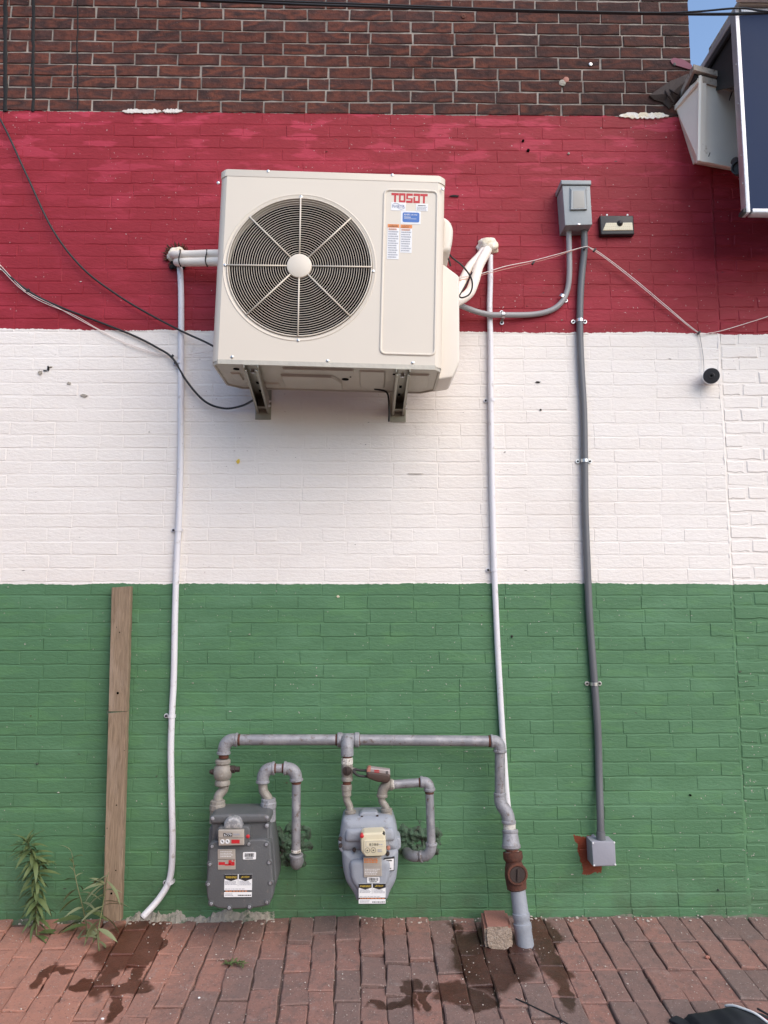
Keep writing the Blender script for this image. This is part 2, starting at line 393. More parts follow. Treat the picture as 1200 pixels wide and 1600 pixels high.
# ------------------------------------------------------------------ mesh helpers
PW = {}
class MB:
    def __init__(s):
        s.v, s.f = [], []
    def add(s, vs_, fs):
        o = len(s.v)
        s.v += [Vector(q) for q in vs_]
        s.f += [tuple(i + o for i in f) for f in fs]
        return s
    def box(s, c, d, bev=0.0, rot=None):
        bm = bmesh.new()
        bmesh.ops.create_cube(bm, size=1.0)
        bmesh.ops.scale(bm, vec=Vector(d), verts=bm.verts)
        if bev:
            bmesh.ops.bevel(bm, geom=bm.edges[:], offset=bev, segments=2, profile=0.5, affect='EDGES')
        mt = Matrix.Translation(Vector(c))
        if rot is not None:
            mt = mt @ (rot.to_matrix().to_4x4() if isinstance(rot, Euler) else rot.to_4x4())
        bmesh.ops.transform(bm, matrix=mt, verts=bm.verts)
        bm.verts.ensure_lookup_table()
        s.add([q.co.copy() for q in bm.verts], [[q.index for q in f.verts] for f in bm.faces])
        bm.free()
        return s
    def tube(s, pts, r, n=12, closed=False, caps=True, flat=None):
        pts = [Vector(p) for p in pts]
        m = len(pts)
        rs = r if isinstance(r, (list, tuple)) else [r] * m
        tang = []
        for i in range(m):
            a = pts[(i - 1) % m] if (closed or i > 0) else pts[i]
            b = pts[(i + 1) % m] if (closed or i < m - 1) else pts[i]
            tang.append((b - a).normalized())
        ref = Vector((0, 0, 1)) if abs(tang[0].z) < 0.9 else Vector((1, 0, 0))
        u = tang[0].cross(ref).normalized()
        vs_, fs = [], []
        for i in range(m):
            u = (u - tang[i] * u.dot(tang[i])).normalized()
            w = tang[i].cross(u)
            for k in range(n):
                a = 2 * PI * k / n
                vs_.append(pts[i] + (u * math.cos(a) + w * math.sin(a)) * rs[i])
        for i in range(m if closed else m - 1):
            j = (i + 1) % m
            for k in range(n):
                fs.append((i * n + k, i * n + (k + 1) % n, j * n + (k + 1) % n, j * n + k))
        if caps and not closed:
            fs.append(tuple(range(n - 1, -1, -1)))
            fs.append(tuple((m - 1) * n + k for k in range(n)))
        return s.add(vs_, fs)
    def lathe(s, base, axis, prof, n=24, caps=True):
        base, ax = Vector(base), Vector(axis).normalized()
        ref = Vector((0, 0, 1)) if abs(ax.z) < 0.9 else Vector((1, 0, 0))
        u = ax.cross(ref).normalized()
        w = ax.cross(u)
        vs_, fs = [], []
        for (t, r) in prof:
            for k in range(n):
                a = 2 * PI * k / n
                vs_.append(base + ax * t + (u * math.cos(a) + w * math.sin(a)) * r)
        for i in range(len(prof) - 1):
            for k in range(n):
                fs.append((i * n + k, i * n + (k + 1) % n, (i + 1) * n + (k + 1) % n, (i + 1) * n + k))
        if caps:
            fs.append(tuple(range(n - 1, -1, -1)))
            fs.append(tuple((len(prof) - 1) * n + k for k in range(n)))
        return s.add(vs_, fs)
    def rings(s, rings, cap0=True, cap1=True):
        n = len(rings[0])
        vs_, fs = [], []
        for r in rings:
            vs_ += r
        for i in range(len(rings) - 1):
            for k in range(n):
                fs.append((i * n + k, i * n + (k + 1) % n, (i + 1) * n + (k + 1) % n, (i + 1) * n + k))
        if cap0:
            fs.append(tuple(range(n - 1, -1, -1)))
        if cap1:
            fs.append(tuple((len(rings) - 1) * n + k for k in range(n)))
        return s.add(vs_, fs)
    def mesh(s, name, mat, smooth=35, recenter=True):
        c = Vector((0, 0, 0))
        if recenter and s.v:
            mn = Vector([min(q[i] for q in s.v) for i in range(3)])
            mx = Vector([max(q[i] for q in s.v) for i in range(3)])
            c = (mn + mx) / 2
        me = bpy.data.meshes.new(name)
        me.from_pydata([q - c for q in s.v], [], s.f)
        bm = bmesh.new()
        bm.from_mesh(me)
        bmesh.ops.recalc_face_normals(bm, faces=bm.faces)
        bm.to_mesh(me)
        bm.free()
        if smooth:
            me.polygons.foreach_set('use_smooth', [True] * len(me.polygons))
            me.set_sharp_from_angle(angle=math.radians(smooth))
        if mat:
            me.materials.append(mat)
        return me, c
    def build(s, name, mat, parent=None, smooth=35):
        me, c = s.mesh(name, mat, smooth)
        return place(name, me, c, parent)

def place(name, me, c, parent=None, rot=None, scale=None):
    o = bpy.data.objects.new(name, me)
    COL.objects.link(o)
    if parent is not None:
        o.parent = parent
        o.location = c - PW[parent]
    else:
        o.location = c
    if rot is not None:
        o.rotation_euler = rot
    if scale is not None:
        o.scale = scale
    PW[o] = Vector(c)
    return o

def tag(o, label=None, cat=None, group=None, kind=None):
    if label:
        o['label'] = label
    if cat:
        o['category'] = cat
    if group:
        o['group'] = group
    if kind:
        o['kind'] = kind
    return o

def empty(name, loc, label=None, cat=None, group=None, local=False, rot=None):
    o = bpy.data.objects.new(name, None)
    COL.objects.link(o)
    o.empty_display_size = 0.1
    o.location = loc
    if rot:
        o.rotation_euler = rot
    PW[o] = Vector((0, 0, 0)) if local else Vector(loc)
    return tag(o, label, cat, group)

def crom(pts, k=6):
    pts = [Vector(p) for p in pts]
    out = []
    for i in range(len(pts) - 1):
        p0 = pts[i - 1] if i > 0 else pts[i] * 2 - pts[i + 1]
        p1, p2 = pts[i], pts[i + 1]
        p3 = pts[i + 2] if i + 2 < len(pts) else pts[i + 1] * 2 - pts[i]
        for j in range(k):
            t = j / k
            out.append(0.5 * ((2 * p1) + (-p0 + p2) * t + (2 * p0 - 5 * p1 + 4 * p2 - p3) * t * t + (-p0 + 3 * p1 - 3 * p2 + p3) * t ** 3))
    out.append(pts[-1])
    return out

def round_poly(pts, r, seg=4):
    out = []
    n = len(pts)
    for i in range(n):
        a, b, c = Vector(pts[i - 1]), Vector(pts[i]), Vector(pts[(i + 1) % n])
        e1, e2 = (a - b), (c - b)
        rr = min(r, e1.length * 0.45, e2.length * 0.45)
        p1, p2 = b + e1.normalized() * rr, b + e2.normalized() * rr
        for k in range(seg + 1):
            t = k / seg
            out.append((1 - t) ** 2 * p1 + 2 * t * (1 - t) * b + t * t * p2)
    return out

def inset_poly(pts, d):
    n = len(pts)
    area = sum(pts[i].x * pts[(i + 1) % n].y - pts[(i + 1) % n].x * pts[i].y for i in range(n))
    sg = 1 if area > 0 else -1
    out = []
    for i in range(n):
        a, b, c = pts[i - 1], pts[i], pts[(i + 1) % n]
        n1 = Vector((-(b - a).y, (b - a).x)).normalized()
        n2 = Vector((-(c - b).y, (c - b).x)).normalized()
        m = n1 + n2
        if m.length < 1e-6:
            m = n1
        m.normalize()
        k = max(0.4, m.dot(n1))
        out.append(b + m * (sg * d / k))
    return out

def slab_xz(mb, pts, yb, yf, bev=0.0, seg=3, r=0.0):
    """prism from polygon in x,z between y=yb (back) and y=yf (front, more negative), rounded corners and front edge"""
    p = [Vector(q) for q in pts]
    def rp(k):
        q = inset_poly(p, k) if k > 1e-7 else p
        return round_poly(q, max(r - k * 0.6, 0.0008)) if r else q
    rg = [[Vector((q.x, yb, q.y)) for q in rp(0)]]
    if bev:
        for k in range(seg + 1):
            a = PI / 2 * k / seg
            rg.append([Vector((q.x, yf + bev * (1 - math.sin(a)), q.y)) for q in rp(bev * (1 - math.cos(a)))])
    else:
        rg.append([Vector((q.x, yf, q.y)) for q in rp(0)])
    mb.rings(rg)
    return mb

def pxpoly(pts, d):
    return [Vector((P(a, b, d).x, P(a, b, d).z)) for a, b in pts]

def plate(name, pts, d0, d1, mat, parent, r=0.0, bev=0.002, seg=3):
    """solid whose front outline (at distance d1) was measured in the photo, running back to d0"""
    return slab_xz(MB(), pxpoly(pts, d1), -d0, -d1, bev, seg, r).build(name, mat, parent)

def text_mesh(body, height, width=None):
    cu = bpy.data.curves.new('lettering', 'FONT')
    cu.body = body
    cu.size = 1.0
    cu.align_x = 'CENTER'
    cu.align_y = 'CENTER'
    cu.resolution_u = 2
    ob = bpy.data.objects.new('lettering', cu)
    COL.objects.link(ob)
    dg = bpy.context.evaluated_depsgraph_get()
    me = bpy.data.meshes.new_from_object(ob.evaluated_get(dg))
    bpy.data.objects.remove(ob)
    bpy.data.curves.remove(cu)
    xs = [v.co.x for v in me.vertices]
    ys = [v.co.y for v in me.vertices]
    cx, cy = (min(xs) + max(xs)) / 2, (min(ys) + max(ys)) / 2
    sy = height / (max(ys) - min(ys))
    sx = width / (max(xs) - min(xs)) if width else sy
    vs_ = [((v.co.x - cx) * sx, (v.co.y - cy) * sy) for v in me.vertices]
    fs = [tuple(p.vertices) for p in me.polygons]
    bpy.data.meshes.remove(me)
    return vs_, fs

def text_part(name, body, cx, cz, y, height, width, mat, parent):
    vs_, fs = text_mesh(body, height, width)
    mb = MB().add([(cx + a, y, cz + b) for a, b in vs_], fs)
    return mb.build(name, mat, parent, smooth=0)

def quads(name, rects, y, mat, parent):
    mb = MB()
    for (x0, x1, z0, z1) in rects:
        mb.add([(x0, y, z0), (x1, y, z0), (x1, y, z1), (x0, y, z1)], [(0, 1, 2, 3)])
    return mb.build(name, mat, parent, smooth=0)

def fine_print(x0, x1, z0, z1, rows, rng, gap=0.45):
    R = []
    h = (z1 - z0) / rows
    for i in range(rows):
        z = z1 - (i + 1) * h + h * gap * 0.5
        x = x0
        end = x1 - (rng.random() * 0.25 * (x1 - x0))
        while x < end:
            w = (x1 - x0) * rng.uniform(0.04, 0.14)
            R.append((x, min(x + w, x1), z, z + h * (1 - gap)))
            x += w + (x1 - x0) * 0.03
    return R

# ------------------------------------------------------------------ setting: ground
def ground():
    mb = MB()
    mb.add([(-150, -300, -0.17), (150, -300, -0.17), (150, 150, -0.17), (-150, 150, -0.17)], [(0, 1, 2, 3)])
    t = NT('worn_brick_ground')
    br = t.n('ShaderNodeTexBrick', {'Vector': t.pos, 'Color1': (0.19, 0.105, 0.085, 1), 'Color2': (0.15, 0.09, 0.08, 1), 'Mortar': (0.07, 0.05, 0.04, 1),
                                    'Scale': 1.0, 'Mortar Size': 0.006, 'Brick Width': 0.212, 'Row Height': 0.107})
    c = t.mix(t.step(t.noise(9, 6, 0.7), 0.45, 0.75), br.outputs[0], (0.12, 0.09, 0.08))
    t.set(t.b.inputs['Base Color'], c)
    t.b.inputs['Roughness'].default_value = 0.9
    t.set(t.b.inputs['Normal'], t.bump(t.noise(70, 5, 0.7), 0.004))
    o = mb.build('ground', t.m, smooth=0)
    tag(o, kind='structure')
ground()

def added_shade_building():  # unseen low building added behind the camera to darken the lower wall
    t = NT('shade_building_brick')
    br = t.n('ShaderNodeTexBrick', {'Vector': t.n('ShaderNodeCombineXYZ', {0: t.n('ShaderNodeSeparateXYZ', {0: t.pos}).outputs[0], 1: t.n('ShaderNodeSeparateXYZ', {0: t.pos}).outputs[2]}).outputs[0],
                                    'Color1': (0.26, 0.17, 0.13, 1), 'Color2': (0.20, 0.14, 0.11, 1), 'Mortar': (0.34, 0.31, 0.28, 1), 'Scale': 1.0, 'Mortar Size': 0.006, 'Brick Width': 0.22, 'Row Height': 0.068})
    t.set(t.b.inputs['Base Color'], br.outputs[0])
    t.b.inputs['Roughness'].default_value = 0.9
    e = empty('added_shade_building', (-5.0, -8.5, -0.17))
    tag(e, kind='structure')
    x0, x1, y0, y1, zt = -12.0, 0.3, -12.0, -6.6, 3.7
    MB().box(((x0 + x1) / 2, (y0 + y1) / 2, (zt - 0.17) / 2), (x1 - x0, y1 - y0, zt + 0.17)).build('wall', t.m, e, smooth=0)
    MB().box(((x0 + x1) / 2, (y0 + y1) / 2, zt + 0.05), (x1 - x0 + 0.12, y1 - y0 + 0.12, 0.10), 0.01).build('coping', M['cement'], e)
    for xc in (-2.2, -5.6):
        MB().box((xc, y1 + 0.02, 1.0), (2.4, 0.06, 2.3), 0.01).build('shutter_door', M['boxgrey'], e)
added_shade_building()

def brick_mesh(name, L, Hh, W, bev, jit, mat, rng, nx=4, bdepth=None, fj=0.4, smooth=22, bevx=None):
    """bevelled, slightly uneven block; L along x, Hh along z, W back along +y, front at y=0"""
    pts = []
    for i in range(nx + 1):
        pts.append(Vector((-L / 2 + L * i / nx, -Hh / 2)))
    for i in range(nx + 1):
        pts.append(Vector((L / 2 - L * i / nx, Hh / 2)))
    pts = [p + Vector((rng.uniform(-jit, jit) * (1.2 if i in (0, nx, nx + 1, 2 * nx + 1) else 0.3), rng.uniform(-jit, jit))) for i, p in enumerate(pts)]
    bx_ = bev if bevx is None else bevx
    ins = [Vector((p.x - math.copysign(min(bx_, abs(p.x)), p.x) * (1 if i in (0, nx, nx + 1, 2 * nx + 1) else 0), p.y - math.copysign(bev, p.y))) for i, p in enumerate(pts)]
    rg = [[Vector((p.x, W, p.y)) for p in pts], [Vector((p.x, bev * 0.75 if bdepth is None else bdepth, p.y)) for p in pts],
          [Vector((p.x, rng.uniform(-jit, jit) * fj, p.y)) for p in ins]]
    mb = MB().rings(rg)
    me, c = mb.mesh(name, mat, smooth, recenter=False)
    return me

def in_frame(pt, m=0):
    v = pt - Vector((0, -CD, CH))
    fw = Vector((math.sin(YAW) * math.cos(PITCH), math.cos(YAW) * math.cos(PITCH), math.sin(PITCH)))
    rt = Vector((math.cos(YAW), -math.sin(YAW), 0))
    up = rt.cross(fw)
    dz = v.dot(fw)
    if dz <= 0:
        return False
    a, b = 600 + F * v.dot(rt) / dz, 800 - F * v.dot(up) / dz
    return -m < a < 1200 + m and -m < b < 1600 + m

# paving
def pavement():
    rng = random.Random(5)
    mb = MB()
    ys = [0.02, -0.2, -0.4, -0.6, -0.8, -1.0, -1.2, -1.4, -1.6, -2.2]
    xs = [-4 + i * 0.25 for i in range(33)]
    vs_ = [(x, y, gz(y) - 0.012 + rng.uniform(-0.003, 0.003)) for y in ys for x in xs]
    fs = [(j * 33 + i, j * 33 + i + 1, (j + 1) * 33 + i + 1, (j + 1) * 33 + i) for j in range(len(ys) - 1) for i in range(32)]
    bed = mb.add(vs_, fs).build('pavement', M['bed'])
    tag(bed, kind='structure')
    # direction of the joints across the width (measured): x at the wall, x one metre out
    keys = []
    for (a, b) in [(-110, -215), (33, -70), (293, 212), (455, 438), (617, 626), (690, 720), (870, 944), (1120, 1245), (1300, 1450)]:
        t0, t1 = G(a, 1440), G(b, 1590)
        keys.append((t0.x, (t1.x - t0.x) / (t0.y - t1.y)))
    def drift(x):
        if x <= keys[0][0]:
            return keys[0][1]
        for (x0, s0), (x1, s1) in zip(keys, keys[1:]):
            if x <= x1:
                return s0 + (s1 - s0) * (x - x0) / (x1 - x0)
        return keys[-1][1]
    Wp, Lp = 0.1035, 0.2085
    variants = []
    for k in range(10):
        me = brick_mesh('paver', Lp, Wp, 0.06, 0.0045, 0.0034, M['paver'], rng)
        variants.append(me)
    base_rot = Matrix.Rotation(-PI / 2, 4, 'X')       # front (-y) becomes top (+z)
    for me in variants:
        me.transform(Matrix.Rotation(-PI / 2, 4, 'X'))
        me.transform(Matrix.Rotation(PI / 2, 4, 'Z'))
    stuff = MB()
    n_ind = 0
    x = -3.2
    col = 0
    cand = []
    while x < 3.3:
        w = Wp + 0.0035 + rng.uniform(0, 0.002)
        if -0.40 < x < -0.33:
            w += 0.008
        sl_ = drift(x)
        stack = x > 0.80
        off = 0.0 if stack else (0.10 if col % 2 else 0.0) + rng.uniform(-0.045, 0.045)
        y = -0.005 + (off if not stack else rng.uniform(-0.009, 0.004))
        while y > -2.1:
            yc = y - Lp / 2
            pitch = Lp + 0.004
            if yc > -0.06:
                if not (yc > 0.02):
                    pass
            if y > 0.005:      # cut paver at the wall
                ln = Lp - y + 0.005
                yc2 = -0.005 - ln / 2
            else:
                ln = Lp
                yc2 = yc
            if ln > 0.03:
                xc = x + w / 2 + sl_ * (-yc2) + rng.uniform(-0.0022, 0.0022)
                wf = 1 + (drift(x + 0.05) - drift(x - 0.05)) / 0.1 * (-yc2)
                cand.append((xc, yc2, ln, sl_, max(0.9, min(1.25, wf))))
            y -= pitch
        x += w
        col += 1
    raised = [G(478, 1455), G(556, 1478), G(524, 1450), G(640, 1490)]
    vis = []
    for c in cand:
        z = gz(c[1])
        p = Vector((c[0], c[1], z))
        vis.append((in_frame(p, 40), -p.y, c))
    ind = sorted([v for v in vis if v[0]], key=lambda v: -v[1])[:300]
    ids = set(id(v[2]) for v in ind)
    for v in vis:
        xc, yc, ln, s_, cl = v[2]
        dz = rng.gauss(0, 0.0028)
        for rr in raised:
            if (Vector((xc, yc)) - rr.to_2d()).length < 0.075:
                dz = 0.012
        rot = Euler((rng.gauss(0, 0.014) + math.atan(SLOPE if yc > -1.6 else 0), rng.gauss(0, 0.025), math.atan(s_) + rng.gauss(0, 0.016)))
        loc = Vector((xc + rng.uniform(-0.0015, 0.0015), yc, gz(yc) + dz + 0.001))
        sc = Vector((cl, ln / Lp, 1))
        me = variants[rng.randrange(10)]
        if id(v[2]) in ids:
            place('paver', me, loc, bed, rot, sc)
        else:
            mt = Matrix.Translation(loc) @ rot.to_matrix().to_4x4() @ Matrix.Diagonal((*sc, 1))
            stuff.add([mt @ q.co for q in me.vertices], [tuple(f.vertices) for f in me.polygons])
    o = stuff.build('outer_pavers', M['paver'], bed, smooth=60)
    tag(o, kind='stuff')
    return bed
PAVE = pavement()

# ------------------------------------------------------------------ setting: the painted brick wall
HC = 0.0672
XE_UP, XE = 1.718, 1.792
def brick_wall():
    rng = random.Random(21)
    wall = empty('brick_wall', (0, 0.0, 0.0), 'tall brick side wall painted in red, white and green bands, bare brick above', 'wall')
    # solid body behind the joints
    mb = MB()
    mb.box((-2.2 + (XE + 2.2 - 2.2) / 2 - 0.9, 0.25, 1.95), (XE + 2.2 + 1.8 + 0.0, 0.5, 4.2))
    body = MB()
    def slabx(x0, x1, z0, z1, y0, y1):
        body.box(((x0 + x1) / 2, (y0 + y1) / 2, (z0 + z1) / 2), (x1 - x0, y1 - y0, z1 - z0))
    slabx(-4.0, XE, -0.3, Z_RED - 0.20, 0.0, 0.4)
    slabx(-4.0, XE_UP, Z_RED - 0.20, 6.3, 0.0, 0.4)
    b = body.build('mortar_bed', M['paint'], wall, smooth=0)
    full = 0.2275
    G_J, G_P = 0.0095, 0.0030
    def rows():
        k = 0
        z = Z_RED
        while z > -0.12:                       # painted courses, downwards
            yield ('p', k, z - HC, z)
            z -= HC
            k += 1
        z = Z_RED
        k = 0
        while z < 6.3:                         # bare courses, upwards
            yield ('b', k, z, z + HC)
            z += HC
            k += 1
    pm = [brick_mesh('painted_brick', full - G_P, HC - 0.0038, 0.03, 0.0040, 0.0018, M['paint'], rng, nx=5, bdepth=0.0024, fj=0.16, bevx=rng.choice([0.0006, 0.001, 0.002, 0.0035])) for _ in range(20)]
    pmh = [brick_mesh('painted_brick', full / 2 - G_P, HC - 0.0038, 0.03, 0.0040, 0.0018, M['paint'], rng, nx=5, bdepth=0.0024, fj=0.16, bevx=rng.choice([0.0006, 0.002])) for _ in range(8)]
    bm_ = [brick_mesh('brick', full - G_J, HC - 0.0095, 0.03, 0.0022, 0.0019, M['brick'], rng, fj=0.3) for _ in range(20)]
    bmh = [brick_mesh('brick', full / 2 - G_J, HC - 0.0095, 0.03, 0.0022, 0.0019, M['brick'], rng, fj=0.3) for _ in range(8)]
    items = []
    for (ty, k, z0, z1) in rows():
        flem = (k % 7 == 2) if ty == 'b' else (k % 7 == 5)
        x = -4.0 + (0.5 * full if k % 2 else 0.0) + rng.uniform(-0.012, 0.012)
        xe = XE if z1 < Z_RED - 0.2 else XE_UP
        i = 0
        while x < xe - 0.03:
            half = flem and (i % 2 == 1)
            L = full / 2 if half else full
            if not half and not flem and rng.random() < 0.015:
                L, half = full / 2, True
            x1 = min(x + L, xe + 0.004)
            if xe - x1 < 0.05 and x1 < xe:
                x1 = xe + 0.004
            items.append((ty, x, x1, z0, z1, half, k))
            x = x1
            i += 1
    # which painted bricks show largest: nearest ones in view and not behind the AC unit
    def key(it):
        c = Vector(((it[1] + it[2]) / 2, 0, (it[3] + it[4]) / 2))
        return (c - Vector((0, -CD, CH))).length
    cand = []
    bare = []
    for it in items:
        c = Vector(((it[1] + it[2]) / 2, 0, (it[3] + it[4]) / 2))
        if not in_frame(c, 6):
            continue
        if it[0] == 'b':
            bare.append(it)
            continue
        if -0.78 < c.x < 0.40 and 2.50 < c.z < 3.85:
            continue
        if -0.86 < c.x < -0.5 and c.z < 0.62:
            continue
        cand.append(it)
    cand.sort(key=key)
    ids = set(id(q) for q in cand[:300]) | set(id(q) for q in bare[:300])
    st_p, st_b = MB(), MB()
    for it in items:
        ty, x0, x1, z0, z1, half, k = it
        lib = (pmh if half else pm) if ty == 'p' else (bmh if half else bm_)
        me = lib[rng.randrange(len(lib))]
        nom = full / 2 if half else full
        gj = G_P if ty == 'p' else G_J
        sx = (x1 - x0 - gj) / (nom - gj)
        if ty == 'p':
            zm_ = (z0 + z1) / 2
            prd = (0.0022 if zm_ < Z_GREEN else 0.0013 if zm_ < Z_WHITE else 0.0018) * min(1.3, max(0.1, rng.gauss(0.9, 0.25)))
        else:
            prd = rng.uniform(0.0035, 0.0065)
        loc = Vector(((x0 + x1) / 2, -prd, (z0 + z1) / 2 + rng.uniform(-0.001, 0.001)))
        q_ = 0.012 if ty == 'p' else 0.025
        rot = Euler((rng.uniform(-q_, q_), rng.uniform(-0.005, 0.005), rng.uniform(-q_, q_) * 0.4))
        if id(it) in ids:
            place(me.name.split('.')[0], me, loc, wall, rot, (sx, 1, 1))
        else:
            mt = Matrix.Translation(loc) @ rot.to_matrix().to_4x4() @ Matrix.Diagonal((sx, 1, 1, 1))
            (st_p if ty == 'p' else st_b).add([mt @ q.co for q in me.vertices], [tuple(f.vertices) for f in me.polygons])
    tag(st_p.build('further_painted_bricks', M['paint'], wall, smooth=22), kind='stuff')
    tag(st_b.build('further_bricks', M['brick'], wall, smooth=22), kind='stuff')
    # tar runs down the bare brick at the upper left
    for (px, w, y1) in [(8, 3.4, 174), (52, 2.6, 174), (121, 1.1, 170)]:
        pts = []
        for i in range(24):
            yy = -60 + (y1 + 60) * i / 23
            pts.append(P(px + rng.uniform(-0.9, 0.9), yy, 0.006))
        tb = MB().tube(pts, [S(px, 100) * w * rng.uniform(0.75, 1.15) for _ in pts], 8)
        for q in tb.v:
            q.y = -0.006 + (q.y + 0.006) * 0.25
        tb.build('tar_streak', M['tar'], wall)
    # leftover filler above the red band
    for (a, b_, y0, y1) in [(191, 252, 170, 177), (254, 285, 170, 176), (968, 1045, 176, 185)]:
        mb = MB()
        n = 26
        top, bot = [], []
        for i in range(n + 1):
            px = a + (b_ - a) * i / n
            e = min(1, 5 * min(i, n - i) / n + 0.2)
            top.append(P(px, (y0 + y1) / 2 - e * (y1 - y0) / 2 * rng.uniform(0.5, 1.2), 0.0085))
            bot.append(P(px, (y0 + y1) / 2 + e * (y1 - y0) / 2 * rng.uniform(0.5, 1.2), 0.0085))
        ringf = top + bot[::-1]
        mb.rings([[q + Vector((0, 0.0085, 0)) for q in ringf], ringf])
        mb.build('filler_smear', M['foam'] if a > 900 else M['tape2'], wall, smooth=0)
    # anchors left in the upper brickwork
    for (px, py, r, m) in [(724, 27, 4, 'rust'), (724, 27, 2, 'hole'), (878, 131, 6, 'cement'), (884, 126, 5, 'lockpink'), (1053, 102, 3, 'rubber'), (922, 102, 3, 'steel'), (825, 236, 2.4, 'hole'), (817, 221, 2.0, 'hole'), (888, 241, 1.8, 'cement'),
                           (800, 994, 2.0, 'lump'), (59, 1193, 1.6, 'lump'), (1122, 1390, 1.6, 'lump'), (1078, 1242, 1.6, 'hole'), (940, 1258 - 0, 1.4, 'hole')]:
        c = P(px, py, 0.0)
        s_ = S(px, py)
        mb = MB()
        prof = [(0, r * s_), (0.010, r * s_ * 0.9), (0.012, r * s_ * 0.35)]
        mb.lathe(c, (0, -1, 0), prof, 12)
        for q in mb.v:
            q += mnoise.noise_vector(q * 60) * 0.003 * (1 if r > 5 else 0)
        mb.build('wall_anchor', M[m], wall)
    # chipped paint spots on the white band
    for (px, py, w, h, m) in [(75, 575, 1.6, 5, 'tar'), (70, 579, 3, 1.0, 'tar'), (79, 573, 2.5, 0.8, 'cement'), (62, 582, 4, 3.4, 'cement'), (107, 599, 3, 2.4, 'cement'), (131, 618, 6, 2.4, 'cement'), (372, 721, 3, 4, 'yellow'), (841, 597, 4, 1.6, 'tar'),
                              (528, 932, 2.5, 2.5, 'index'), (845, 640, 2, 1.2, 'tar'),
                              (710, 306, 9, 1.6, 'tar'), (650, 740, 12, 0.3, 'cement')]:
        mb = MB()
        c = P(px, py, 0.0065)
        s_ = S(px, py)
        ring = []
        for k in range(14):
            a = 2 * PI * k / 14
            q = rng.uniform(0.6, 1.15)
            ring.append(c + Vector((math.cos(a) * w * s_ * q, 0, math.sin(a) * h * s_ * q)))
        mb.rings([[q + Vector((0, 0.006, 0)) for q in ring], ring])
        mb.build('paint_chip', M[m], wall, smooth=0)
    # small missed spots and scrapes, as raised flakes
    for k in range(30):
        px, py = rng.uniform(10, 1120), rng.uniform(200, 1400)
        if 300 < px < 730 and 250 < py < 660:
            continue
        w, h = rng.uniform(0.6, 2.6), rng.uniform(0.4, 0.9)
        c = P(px, py, 0.0050)
        s_ = S(px, py)
        ring = []
        for j in range(10):
            a = 2 * PI * j / 10
            q = rng.uniform(0.5, 1.2)
            ring.append(c + Vector((math.cos(a) * w * s_ * q, 0, math.sin(a) * h * s_ * q)))
        mb = MB().rings([[q + Vector((0, 0.0045, 0)) for q in ring], ring])
        mb.build('paint_chip', M[rng.choice(['tape2', 'tape2', 'cement', 'rust'])], wall, smooth=0)
    # broken cement along the foot of the wall
    mb = MB()
    n, m = 120, 7
    vs_ = []
    for i in range(n + 1):
        px = 196 + (430 - 196) * i / n
        g = P(px, 1438, 0)
        hh = 0.012 + 0.06 * max(0, mnoise.noise(Vector((px * 0.035, 3.1, 0))) + 0.25) + 0.02 * mnoise.noise(Vector((px * 0.2, 0, 1)))
        if px > 330:
            hh = max(hh, 0.038)
        hh *= min(1, (i + 2) / 10)
        for j in range(m):
            t = j / (m - 1)
            y = -0.004 - 0.05 * (1 - t) ** 1.6
            q = Vector((g.x, y, -0.03 + (hh + 0.03) * t))
            q += mnoise.noise_vector(q * 45) * 0.007 + mnoise.noise_vector(q * 120) * 0.003
            vs_.append(q)
    for i in range(n + 1):
        vs_[i * m + m - 1].y = 0.005
    fs = [(i * m + j, (i + 1) * m + j, (i + 1) * m + j + 1, i * m + j + 1) for i in range(n) for j in range(m - 1)]
    mb.add(vs_, fs).build('foot_cement', M['cement'], wall, smooth=25)
    # thin broken edge of paint and mortar along the rest
    mb = MB()
    vs_ = []
    n, m = 420, 4
    for i in range(n + 1):
        x = -2.3 + 4.6 * i / n
        hh = 0.001 + 0.020 * max(0, mnoise.noise(Vector((x * 7, 8, 0))) + 0.15)
        for j in range(m):
            t = j / (m - 1)
            q = Vector((x, -0.002 - 0.022 * (1 - t), -0.02 + (hh + 0.02) * t))
            q += mnoise.noise_vector(q * 70) * 0.005
            if j == m - 1:
                q.y = 0.004
            vs_.append(q)
    fs = [(i * m + j, (i + 1) * m + j, (i + 1) * m + j + 1, i * m + j + 1) for i in range(n) for j in range(m - 1)]
    tag(mb.add(vs_, fs).build('foot_rubble', M['rubble'], wall, smooth=25), kind='stuff')
    # rough mortar round the two pipe holes
    for (px, py, rw, rh, sd_) in [(452, 1322, 42, 40, 1), (655, 1314, 42, 36, 7)]:
        mb = MB()
        c = P(px, py, 0)
        s_ = S(px, py)
        n = 44
        vs_ = []
        for i in range(n + 1):
            for j in range(n + 1):
                u, v = i / n * 2 - 1, j / n * 2 - 1
                q = Vector((c.x + u * rw * s_, 0, c.z + v * rh * s_))
                edge = 0.9 - (u * u + v * v) + 0.55 * mnoise.noise(Vector((u * 2.3, v * 2.3, sd_)))
                rid = (mnoise.noise(q * 22) + 0.35) * 0.020 + mnoise.noise(q * 55) * 0.014 + abs(mnoise.noise(q * 120)) * 0.010
                h = max(0.0, min(1.0, edge * 1.6)) * (0.006 + rid) - 0.003
                q.y = -h
                vs_.append(q)
        fs = [(i * (n + 1) + j, i * (n + 1) + j + 1, (i + 1) * (n + 1) + j + 1, (i + 1) * (n + 1) + j) for i in range(n) for j in range(n)]
        mb.add(vs_, fs).build('mortar_lumps', M['lump'], wall, smooth=20)
    return wall
WALL = brick_wall()

